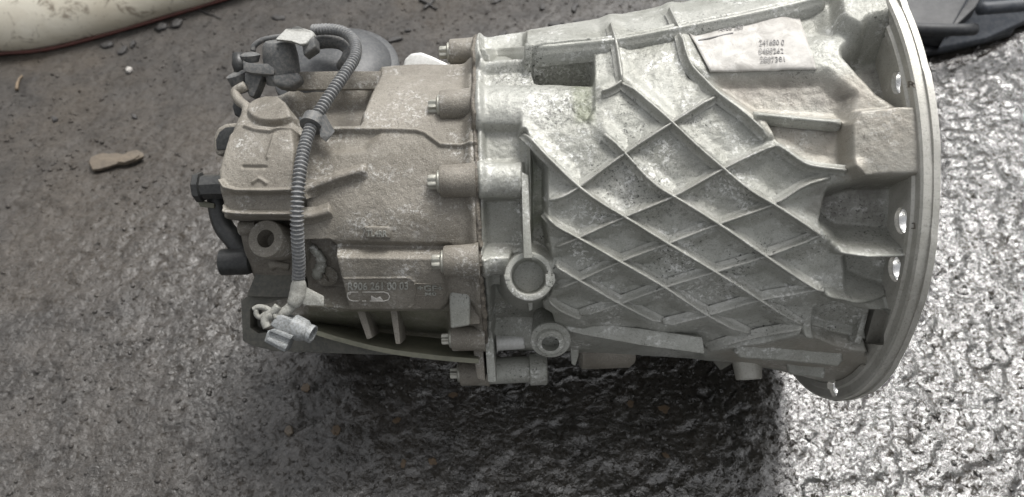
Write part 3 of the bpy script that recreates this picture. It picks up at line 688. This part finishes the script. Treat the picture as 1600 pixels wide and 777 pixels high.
# ---- selector housing, sensor and dome on top
dome_ax = VW * .55 + VV * .80
lathe('selector_dome', [(-.03, .059), (0, .059), (.003, .0585), (.005, .056), (.006, .052), (.013, .047), (.019, .037), (.022, .022), (.0225, 0)], at_v(527, 112, -.012), dome_ax, M_DOME, gearbox, 72)
sweep('breather_elbow', [at_v(x, y, v) for x, y, v in catmull([(490, 68, .022), (510, 65, .026), (532, 67, .03), (546, 78, .036), (544, 92, .04), (536, 104, .03)], 6)], .0062, M_GREY, gearbox, 18)
sensor = lathe('sensor', [(-.012, .0150), (.010, .0150), (.014, .0146), (.021, .0135), (.0235, .011), (.024, 0)], at_v(441, 108, .045), VW + VV * .45 + VX * .02, M_GREY, gearbox, 40)
pslab('sensor_clip', [(429, 62), (446, 45), (466, 43), (488, 48), (492, 55), (478, 68), (468, 70), (456, 63)], [.070, .060, .060, .056, .056, .070, .074, .076], .006, M_CLIP, sensor, .0015, 3)
pslab('clip_box', [(471, 68), (491, 56), (493, 74), (474, 87)], .064, .018, M_GREY, sensor, .002, 3)
sweep('sensor_rib', [at_v(426, 72, .063), at_v(434, 75, .065), at_v(440, 70, .062)], [.0012, .0018, .001], M_GREY, sensor, 8)
sweep('sensor_lead', [at_v(x, y, .045) for x, y in catmull([(395, 80), (398, 71), (410, 63), (428, 59), (450, 56)], 6)], .0024, M_GREY, sensor, 10)
br = pslab('sensor_bracket', [(379, 93), (384, 97), (400, 99), (424, 99), (430, 104), (428, 117), (412, 116), (392, 114), (380, 111)], .060, .020, M_GREY, gearbox, .0015)
lathe('bracket_screw', [(-.004, .0065), (.002, .0088), (.004, .005), (.0042, .0025), (.003, 0)], at_v(391, 90, .052), VW + VV * .4, M_GREY, br, 24)
pslab('bracket_leg', [(381, 112), (412, 115), (402, 138), (396, 152), (388, 150), (382, 132)], .052, .016, M_GREY, br, .003)
sweep('bracket_post', [at_v(372, 84, .035), at_v(373, 100, .035), at_v(378, 114, .035)], [.0052, .006, .0058], M_BLACK, br, 14)
lathe('dowel', [(-.012, .0088), (.004, .0095), (.005, .0055), (.004, 0)], at_v(373, 122, .040), VW + VV * .6 - VX * .3, M_GREY, gearbox, 24)
sweep('end_rim', [at_v(x, y, v) for x, y, v in catmull([(384, 134, .055), (368, 144, .055), (374, 158, .06), (386, 170, .066), (380, 196, .072)], 6)], .0042, M_REAR, gearbox, 12)
pslab('end_pocket', [(368, 152), (384, 170), (382, 188), (366, 180), (362, 166)], .045, .02, M_BLACK, gearbox, .002)
pslab('sensor_seat', [(418, 116), (466, 112), (470, 126), (452, 138), (428, 134)], .058, .02, M_GREY, gearbox, .005, 3)
pslab('selector_lever', [(627, 114), (632, 92), (642, 83), (658, 81), (676, 88), (708, 103), (714, 116)], -.030, .012, M_WHITEMETAL, gearbox, .003, 3)

# ---- wiring loom
cp = catmull([(490, 47), (515, 46), (538, 51), (554, 66), (555, 88), (541, 112), (521, 141), (502, 170), (487, 196), (477, 226), (470, 258), (466, 295), (464, 335), (465, 375), (467, 410), (466, 438)], 10)
vv = np.interp(cp[:, 1], [47, 66, 88, 112, 141, 170, 196, 226, 258, 295, 335, 375, 410, 438], [.042, .058, .074, .090, .104, .114, .124, .136, .147, .154, .154, .146, .134, .124])
vv[:22] = np.linspace(.034, .047, 22)
for _ in range(15): vv[1:-1] = (vv[:-2] + vv[1:-1] + vv[2:]) / 3
print('loom clearance', [round(v - surf_v(x, y), 3) for (x, y), v in list(zip(cp, vv))[65::10] if rear.hit(x, y)])
cpath = np.array([at_v(x, y, v) for (x, y), v in zip(cp, vv)])
def resample(p, step):
    d = np.r_[0, np.cumsum(np.linalg.norm(np.diff(p, axis=0), axis=1))]; s = np.arange(0, d[-1], step)
    return np.stack([np.interp(s, d, p[:, k]) for k in range(3)], 1), s
cps, ss = resample(cpath, .00042)
conduit = sweep('corrugated_conduit', cps, .0041 + .0009 * np.clip(1.5 * np.cos(ss * 2 * math.pi / .0033), -1, 1), M_CONDUIT, gearbox, 18)
conduit['label'] = 'grey corrugated cable conduit crossing the rear case'
k = int(np.argmin(np.hypot(*(np.array(project(cps)) - np.array([[488], [191]])))))
tn = cps[k + 6] - cps[k - 6]; lathe('cable_tie', [(-.0045, .0050), (-.0045, .0090), (.0045, .0090), (.0045, .0050)], cps[k], tn, M_GREY, conduit, 24, True)
vk = local(cps[k])[1]
pslab('tie_lug', [(466, 182), (482, 184), (482, 195), (468, 192)], vk + .002, .006, M_GREY, conduit, .001)
def crumple(name, pix, vs, mat, parent, thick=.0012):
    o = pslab(name, pix, vs, thick, mat, parent, .0003, 1); return o
crumple('torn_clip', [(498, 196), (503, 182), (508, 178), (514, 190), (523, 205), (516, 213), (509, 222), (500, 214)], [vk, vk + .006, vk + .004, vk - .004, vk + .003, vk + .006, vk - .002, vk + .004], M_GREY, conduit)
ev = vv[-1]
sweep('tape_wrap', [at_v(x, y, ev + .001) for x, y in catmull([(467, 438), (466, 452), (463, 466), (457, 478)], 5)], [.0046, .0052, .0058, .0060, .0061, .0062, .0060, .0062, .0063, .0062, .0060, .0060, .0058, .0055, .0050, .0040], M_TAPE, conduit, 18)
crumple('tape_flag', [(474, 446), (480, 450), (506, 463), (506, 478), (478, 477), (468, 474)], [ev - .002, ev, ev - .004, ev - .003, ev + .001, ev + .002], M_TAPE, conduit)
sweep('cable', [at_v(x, y, ev) for x, y in catmull([(458, 476), (448, 486), (436, 492), (424, 496)], 6)], .0042, M_TAPE, conduit, 12)
conn = pslab('connector', [(421, 508), (432, 493), (440, 492), (466, 504), (458, 524), (440, 522)], ev + .006, .018, M_CONN, gearbox, .0016, 3)
conn['label'] = 'pale grey plastic plug hanging from the conduit end'
pslab('latch_block', [(418, 516), (455, 527), (444, 551), (412, 534)], ev + .010, .016, M_CONN, conn, .0014, 3)
pslab('latch_ridge', [(419, 517), (426, 514), (458, 525), (454, 531)], ev + .0125, .005, M_CONN, conn, .0008)
pslab('latch_ridge', [(415, 531), (419, 527), (449, 540), (446, 547)], ev + .0125, .005, M_CONN, conn, .0008)
a, b = at_v(458, 510, ev + .002), at_v(489, 523, ev + .004); L = np.linalg.norm(b - a)
lathe('plug_nozzle', [(0, .0095), (L * .55, .0088), (L * .78, .0060), (L * .8, .0070), (L, .0070), (L, .0056), (L * .75, .0050), (L * .75, 0)], a, b - a, M_CONN, conn, 24)
for pts, r in (([(396, 484), (404, 480), (416, 482), (426, 489), (432, 497)], .0022), ([(400, 484), (401, 492), (407, 496), (414, 491), (422, 487)], .0020), ([(414, 497), (420, 490), (427, 487), (434, 478)], .0030), ([(418, 512), (414, 502), (418, 494), (426, 492)], .0034)):
    sweep('wire', [at_v(x, y, ev + .004) for x, y in catmull(pts, 6)], r, M_TAPE, conn, 10)

# ---- lettering and plates
def text_on(s, quad, lift, mat, parent, cast, name='lettering', ext=.0007, bold=.012, flat=None):
    """text laid into a four-cornered patch (photo pixels: left top, right top, right bottom, left bottom) on the skin"""
    cu = bpy.data.curves.new('t', 'FONT'); cu.body = s; cu.extrude = .1; cu.offset = bold; cu.resolution_u = 3
    o = bpy.data.objects.new('t', cu); COL.objects.link(o); dg = bpy.context.evaluated_depsgraph_get(); dg.update()
    me = bpy.data.meshes.new_from_object(o.evaluated_get(dg)); bpy.data.objects.remove(o)
    co = np.array([v.co for v in me.vertices]); lo, hi = co.min(0), co.max(0); F = [tuple(p.vertices) for p in me.polygons]
    a = (co[:, 0] - lo[0]) / (hi[0] - lo[0]); b = (co[:, 1] - lo[1]) / (hi[1] - lo[1]); q = np.array(quad, float)
    V = []; last = None
    for i in range(len(co)):
        p = (q[3] * (1 - a[i]) + q[2] * a[i]) * (1 - b[i]) + (q[0] * (1 - a[i]) + q[1] * a[i]) * b[i]
        if flat is not None: P = at_x(p[0], p[1], flat); V.append(P - VX * (lift + (ext if co[i, 2] > 0 else -ext)))
        else:
            r = cast.hit(p[0], p[1]) or last; last = r; V.append(r[0] + r[1] * (lift + (ext if co[i, 2] > 0 else -ext)))
    return mesh_py(name, V, F, mat, parent, smooth=False)
def patch(name, quad, nx, ny, lift, thick, mat, parent, cast, wav=0.0):
    q = np.array(quad, float); T = []; B = []
    for j in range(ny + 1):
        for i in range(nx + 1):
            a, b = i / nx, j / ny
            p = (q[0] * (1 - a) + q[1] * a) * (1 - b) + (q[3] * (1 - a) + q[2] * a) * b
            r = cast.hit(p[0], p[1]); w = wav * (vnoise(np.array(a * 7), np.array(b * 5), 5) - .3); T.append(r[0] + r[1] * (lift + w)); B.append(r[0] + r[1] * (lift + w - thick))
    n = nx + 1; m = (nx + 1) * (ny + 1); F = []
    for j in range(ny):
        for i in range(nx):
            k = j * n + i; F.append((k, k + 1, k + n + 1, k + n)); F.append((m + k, m + k + n, m + k + n + 1, m + k + 1))
    for i in range(nx): F.append((i, i + 1, m + i + 1, m + i)); k = ny * n + i; F.append((k, k + 1, m + k + 1, m + k))
    for j in range(ny): k = j * n; F.append((k, k + n, m + k + n, m + k)); k += nx; F.append((k, k + n, m + k + n, m + k))
    return mesh_py(name, T + B, F, mat, parent)
pl = patch('cast_plate', [(570, 353), (609, 354), (610, 372), (572, 371)], 12, 6, .0030, .006, M_REAR, rear_o, rear)
text_on('TL4RR', [(574, 358), (606, 359), (606, 369), (574, 368)], .0030, M_BELL, pl, rear)
text_on('R906 261 00 03', [(544, 441), (638, 440), (638, 452), (544, 453)], .0004, M_BELL, rear_o, rear)
text_on('+GF+', [(652, 445), (692, 446), (692, 454), (653, 454)], .0004, M_BELL, rear_o, rear)
text_on('M0', [(664, 456), (682, 456), (682, 461), (664, 461)], .0004, M_BELL, rear_o, rear, bold=.01)
def line_on(name, pts, r, mat, parent, cast, lift=.0003, closed=True):
    c = list(pts) + ([pts[0]] if closed else []); d = []
    for a, b in zip(c[:-1], c[1:]):
        for t in np.linspace(0, 1, 8, endpoint=False): d.append((a[0] + (b[0] - a[0]) * t, a[1] + (b[1] - a[1]) * t))
    d.append(c[-1]); P = []
    for q in d:
        h = cast.hit(*q)
        if h is not None: P.append(h[0] + h[1] * lift)
    return sweep(name, P, r, mat, parent, 8)
line_on('cast_frame', [(648, 443), (695, 444), (696, 461), (650, 462)], .0005, M_REAR, rear_o, rear)
M_RESIDUE = simple('white_paper_residue', (.5, .48, .44), (.66, .64, .6), .8, 0, 300, .5, (.2, .18, .15), .6)
for pts in ([(560, 456), (547, 456), (543, 459), (543, 463), (546, 468), (552, 470), (560, 470)], [(566, 470), (572, 470)], [(566, 456), (600, 456), (606, 458), (609, 463), (607, 468), (600, 470), (578, 470)]):
    line_on('sticker_residue', pts, .00045, M_RESIDUE, rear_o, rear, .0004, False)
for quad in ([(580, 462), (588, 466), (592, 470), (580, 470)], [(588, 466), (594, 463), (599, 470), (590, 470)], [(543, 457), (550, 456), (547, 461), (543, 461)]):
    patch('sticker_residue', quad, 3, 3, .0004, .0006, M_RESIDUE, rear_o, rear)

def label_material():
    m = bpy.data.materials.new('worn_paper_label'); t, b = nodes(m); P = coords(t)
    a = noise(t, 60, 5, .65, P, .8); f = noise(t, 260, 4, .7, P, .4)
    col = mixc(t, ramp(t, a, [(.36, 0.0), (.6, 1.0)]), (.33, .315, .29), (.50, .485, .455))
    col = mixc(t, maths(t, 'MULTIPLY', ramp(t, f, [(.3, 1.0), (.44, 0.0)]), .5), col, (.27, .25, .23))
    t.links.new(col, b.inputs['Base Color']); b.inputs['Roughness'].default_value = .6
    bp = N(t, 'Bump', Strength=.5, Distance=.0015); t.links.new(a, bp.inputs['Height']); t.links.new(bp.outputs[0], b.inputs['Normal'])
    return m
lab = patch('paper_label', [(1071, 43), (1246, 23), (1275, 110), (1109, 115)], 40, 22, .0014, .0010, label_material(), bell_o, bell, .0016)
lab['label'] = 'worn white paper label with faded grey numbers'
M_INK = simple('faded_grey_ink', (.20, .195, .19), (.34, .33, .32), .7, 0, 400, .1)
for s, q in (('241680 0', [(1185, 66), (1224, 66), (1224, 74), (1186, 74)]), ('0480262', [(1184, 79), (1223, 79), (1223, 87), (1185, 87)]), ('2807381', [(1186, 92), (1224, 92), (1225, 100), (1187, 100)]), ('A906 260', [(1121, 48), (1160, 42), (1161, 48), (1122, 54)])):
    text_on(s, q, .0024, M_INK, lab, bell, 'printed_number', .0002, 0.0)
for q in ([(1086, 56), (1115, 50), (1115, 51.5), (1086, 57.5)], [(1090, 66), (1145, 54), (1145, 55.5), (1090, 67.5)]):
    patch('printed_line', q, 12, 1, .0024, .0012, M_INK, lab, bell, 0)
text_on('R', [(1419, 127), (1431, 127), (1431, 137), (1419, 137)], 0, M_GASKET, flange_o, None, 'stamped_letter', .0004, 0, XF)
line_on_f = [at_x(x, y, XF) - VX * .0004 for x, y in ((1424, 349), (1430, 349), (1430, 357), (1424, 357), (1424, 349))]
sweep('stamped_mark', line_on_f, .0005, M_GASKET, flange_o, 6)
# ------------------------------------------------------------------ things lying behind the gearbox
def paint_material():
    m = bpy.data.materials.new('dirty_cream_plastic'); t, b = nodes(m); P = coords(t)
    a = noise(t, 9, 4, .6, P, .8); s = noise(t, 30, 4, .7, P, 1.5); f = noise(t, 130, 4, .7, P)
    col = mixc(t, ramp(t, a, [(.35, 0.0), (.65, 1.0)]), (.50, .455, .36), (.62, .585, .49))
    col = mixc(t, maths(t, 'MULTIPLY', ramp(t, s, [(.54, 0.0), (.66, 1.0)]), .75), col, (.13, .10, .07))
    col = mixc(t, maths(t, 'MULTIPLY', ramp(t, f, [(.60, 0.0), (.72, 1.0)]), .4), col, (.2, .16, .12))
    t.links.new(col, b.inputs['Base Color']); b.inputs['Roughness'].default_value = .45
    bp = N(t, 'Bump', Strength=.3, Distance=.002); t.links.new(s, bp.inputs['Height']); t.links.new(bp.outputs[0], b.inputs['Normal'])
    return m
M_PAINT = paint_material()
M_RED = simple('dull_red_edge', (.06, .017, .013), (.11, .032, .024), .5, 0, 40, .3, (.1, .05, .04), .4)
def extrusion(name, line, prof, mat, parent):
    """profile (metres away from the viewer, metres up) carried along a line on the ground"""
    L = catmull(line, 10); T = np.gradient(L, axis=0); T[:, 2] = 0; T /= np.linalg.norm(T, axis=1)[:, None]
    S = np.stack([-T[:, 1], T[:, 0], 0 * T[:, 0]], 1); n, m = len(L), len(prof); V = []; F = []
    for i in range(n):
        wob = .006 * (vnoise(np.array(i * .17), np.array(1.3), 4) - .5)
        for (a, z) in prof: V.append(L[i] + S[i] * (a + wob) + np.array([0, 0, z * (1 + wob * 6)]))
    for i in range(n - 1):
        for j in range(m): F.append((i * m + j, i * m + (j + 1) % m, (i + 1) * m + (j + 1) % m, (i + 1) * m + j))
    F.append(tuple(range(m))); F.append(tuple(range((n - 1) * m, n * m)))
    return mesh_py(name, V, F, mat, parent)
line = [on_ground(x, y) for x, y in ((-330, 118), (-140, 104), (0, 88), (75, 81), (175, 56), (290, 22), (380, -6), (470, -40))]
line = [p * np.array([1, 1, 0]) for p in line]
prof = catmull([(.004, .004), (-.004, .016), (-.008, .034), (.004, .062), (.032, .092), (.085, .118), (.16, .128), (.26, .122), (.30, .10), (.30, .004)], 4).tolist()
panel = top('body_panel', 'dirty cream white rounded plastic vehicle panel with dull red lower edge', 'car panel', loc=tuple(line[3]))
extrusion('shell', line, prof, M_PAINT, panel)
nrm = np.cross([0, 0, 1], line[-1] - line[0]); nrm /= np.linalg.norm(nrm)
sweep('red_edge', [p - nrm * .002 + np.array([0, 0, .006]) for p in catmull(line, 6)], .0028, M_RED, panel, 10)

M_TRAY = simple('black_scuffed_plastic', (.007, .008, .010), (.015, .017, .02), .55, 0, 14, .4, (.12, .12, .12), .15)
M_TRAY2 = simple('slate_scuffed_plastic', (.022, .027, .036), (.038, .044, .054), .55, 0, 16, .3, (.16, .16, .16), .2)
def gpoly(pix, z): return [on_ground(x, y, z) for x, y in pix]
org = on_ground(1520, 60) * np.array([1, 1, 0])
tray = top('undertray', 'black and slate scuffed plastic vehicle undertray lying on the wet ground', 'undertray', loc=tuple(org))
slab('lower_plate', gpoly([(1405, 96), (1452, 88), (1478, 84), (1532, 71), (1578, 58), (1588, 42), (1560, -60), (1380, -60)], .001), (0, 0, .010), M_TRAY, tray, .003, 3)
def wedge(name, pix, z0, z1, mat, bev=.003):
    """outline on the ground whose far points stand higher"""
    b = gpoly([q[:2] for q in pix], z0); n = len(b); V = b + [p + np.array([0, 0, z1 * q[2]]) for p, q in zip(b, pix)]
    F = [list(range(n)), list(range(2 * n - 1, n - 1, -1))] + [[i, (i + 1) % n, n + (i + 1) % n, n + i] for i in range(n)]
    return bevelled(name, V, F, mat, tray, bev, 3)
wedge('slanted_side', [(1462, 84, .12), (1536, 68, .12), (1608, 36, .12), (1700, -10, .12), (1700, -70, 1), (1540, -30, 1), (1490, 40, .8)], .012, .085, M_TRAY2)
wedge('raised_body', [(1398, 62, .3), (1470, 76, .3), (1504, 52, .6), (1546, -20, 1), (1560, -90, 1), (1340, -90, 1)], .012, .08, M_TRAY)
sweep('stiffening_bar', [on_ground(x, y, z) for x, y, z in catmull([(1395, 40, .06), (1440, 46, .058), (1500, 47, .055), (1522, 46, .05)], 6)], .0085, M_TRAY, tray, 14)
sweep('top_rail', [on_ground(x, y, .075) for x, y in catmull([(1530, 14), (1580, 10), (1640, 4), (1720, -8)], 6)], .009, M_TRAY2, tray, 14)


# ------------------------------------------------------------------ litter on the ground
def lump(name, px, py, rx, ry, h, mat, label, cat, group=None, ang=0.0, flat=.55, seed=0):
    """a small irregular stone or scrap; radii in photo pixels at its spot on the ground"""
    c = on_ground(px, py); sc = np.linalg.norm(on_ground(px + 1, py) - c); c[2] = float(ground_z(np.array(c[0]), np.array(c[1])))
    bm = bmesh.new(); bmesh.ops.create_icosphere(bm, subdivisions=3, radius=1.0); r = np.random.default_rng(seed + int(px)); off = r.random(3) * 40
    V = []
    for v in bm.verts:
        p = np.array(v.co); k = 1 + .45 * (fbm(np.array(p[0] * 1.9 + off[0] + p[2]), np.array(p[1] * 1.9 + off[1] - p[2]), 3, 5) - .5) * 2.6
        p = p * k; p[2] = np.clip(p[2], -flat, flat + .15 * p[0]); x, y = p[0] * rx * sc, p[1] * ry * sc * 1.3
        V.append(c + np.array([x * math.cos(ang) - y * math.sin(ang), x * math.sin(ang) + y * math.cos(ang), (p[2] + flat * .6) * h]))
    bm.verts.index_update(); F = [[v.index for v in f.verts] for f in bm.faces]; bm.free()
    o = mesh_py(name, V, F, mat, None, smooth=True); return tag(o, label, cat, group)
M_CHIP = simple('weathered_wood', (.062, .05, .038), (.12, .096, .07), .75, 0, 90, .8, (.2, .17, .13), .4)
M_STONE = simple('dark_stone', (.016, .016, .017), (.034, .032, .03), .6, 0, 160, .8, (.07, .062, .055), .3)
M_PALE = simple('pale_grit', (.3, .29, .27), (.42, .4, .37), .7, 0, 120, .5)
M_LEAF = simple('rotten_leaf', (.06, .042, .024), (.11, .075, .042), .55, 0, 150, .5, (.08, .05, .03), .4)
M_STRAW = simple('dry_straw', (.12, .09, .06), (.19, .14, .09), .7, 0, 90, .4)
g0 = on_ground(182, 254); sc = np.linalg.norm(on_ground(183, 254) - g0)
chip = top('wood_chip', 'flat brown splinter of weathered wood lying alone on the asphalt', 'wood chip', loc=(g0[0], g0[1], 0))
zc = float(ground_z(np.array(g0[0]), np.array(g0[1])))
o = slab('splinter', [on_ground(x, y, zc + .002) for x, y in ((139, 258), (142, 250), (150, 246), (160, 243), (171, 244), (182, 243), (192, 245), (204, 240), (214, 238), (224, 243), (225, 248), (214, 253), (200, 258), (186, 259), (170, 264), (156, 268), (145, 269))], (0.002, 0, .005), M_CHIP, chip, .0016, 2)
slab('raised_bark', [on_ground(x, y, zc + .006) for x, y in ((184, 255), (188, 247), (206, 241), (220, 244), (210, 251), (196, 256))], (0, 0, .003), M_CHIP, chip, .0012, 2)
for i, (x, y, a, b, lb) in enumerate(((170, 73, 9, 6, 'bluish rounded pebble, the one standing apart near the cream panel'), (253, 47, 9, 6, 'dark pebble close to the red edge, one of a touching pair'), (277, 41, 10, 6, 'larger dark pebble of the pair lying against the cream panel'), (194, 83, 10, 4, 'flat dark pebble between the bluish pebble and the pale stone'), (209, 72, 9, 3, 'thin brownish flat pebble beside the bluish pebble'), (88, 190, 6, 3, 'tiny dark pebble alone between the straw and the wood chip'), (211, 184, 6, 3, 'tiny dark pebble just beyond the wood chip'))):
    lump('pebble', x, y, a, b, .006, M_STONE, lb, 'pebble', 'dark pebbles by the cream panel', i * .4, seed=i)
lump('grit_stone', 203, 112, 5, 4, .006, M_PALE, 'tiny pale stone beyond the wood chip', 'pebble', None, .3)
gf = 'dark flakes behind the gearbox'
for i, (x, y, a, b, lb) in enumerate(((434, 28, 11, 4, 'dark flake on the ground just beyond the sensor clip'), (868, 40, 13, 4, 'widest dark flake beyond the bell housing step'), (905, 36, 9, 3, 'narrow dark flake beside the widest flake'), (615, 62, 12, 4, 'dark flake just beyond the charcoal dome'), (637, 48, 4, 3, 'tiny dark crumb beyond the charcoal dome'), (778, 2, 8, 3, 'dark flake far beyond the top bolt'), (670, 8, 12, 2, 'long thin dark flake beside the short twig'), (785, 56, 12, 4, 'dark flake just beyond the top edge of the bolt flange'), (898, 14, 10, 3, 'thin dark flake beyond the widest flake'), (848, 14, 7, 3, 'small dark flake beyond the step of the bell housing'))):
    lump('debris_flake', x, y, a, b, .004, M_STONE, lb, 'debris', gf, -.3 + i * .2, seed=20 + i)
gl = 'rotten leaf scraps on the oily ground'
for i, (x, y, a, b) in enumerate(((709, 617, 8, 3), (675, 719, 6, 6), (630, 724, 7, 3), (525, 673, 9, 5), (1037, 640, 8, 5), (620, 656, 6, 4), (480, 608, 7, 5), (985, 632, 6, 4), (1040, 713, 6, 3))):
    lump('leaf_scrap', x, y, a, b, .003, M_LEAF, 'small brown rotten leaf scrap on the dark oily ground', 'leaf', gl, i * .7, .3, 40 + i)
lump('grit_stone', 452, 674, 6, 6, .006, M_CHIP, 'single small brownish stone on the dark oily ground', 'pebble', None, .3)
def stick(name, pts, r, mat, label, cat, parent=None):
    P = []
    for (x, y) in catmull(pts, 5):
        p = on_ground(x, y); p[2] = float(ground_z(np.array(p[0]), np.array(p[1]))) + r * 1.2; P.append(p)
    o = sweep(name, P, [r * (1 - .5 * i / len(P)) for i in range(len(P))], mat, None, 8); return tag(o, label, cat)
stick('twig', [(300, 14), (312, 18), (326, 24), (346, 32)], .0018, M_STONE, 'thin dark twig poking from under the cream panel', 'twig')
stick('straw', [(28, 143), (30, 134), (36, 121)], .0026, M_STRAW, 'short pale dry straw lying in front of the cream panel', 'straw')
stick('twig', [(655, 0), (668, 6), (676, 12), (684, 15)], .0022, M_STONE, 'short dark twig on the ground behind the selector dome', 'twig')
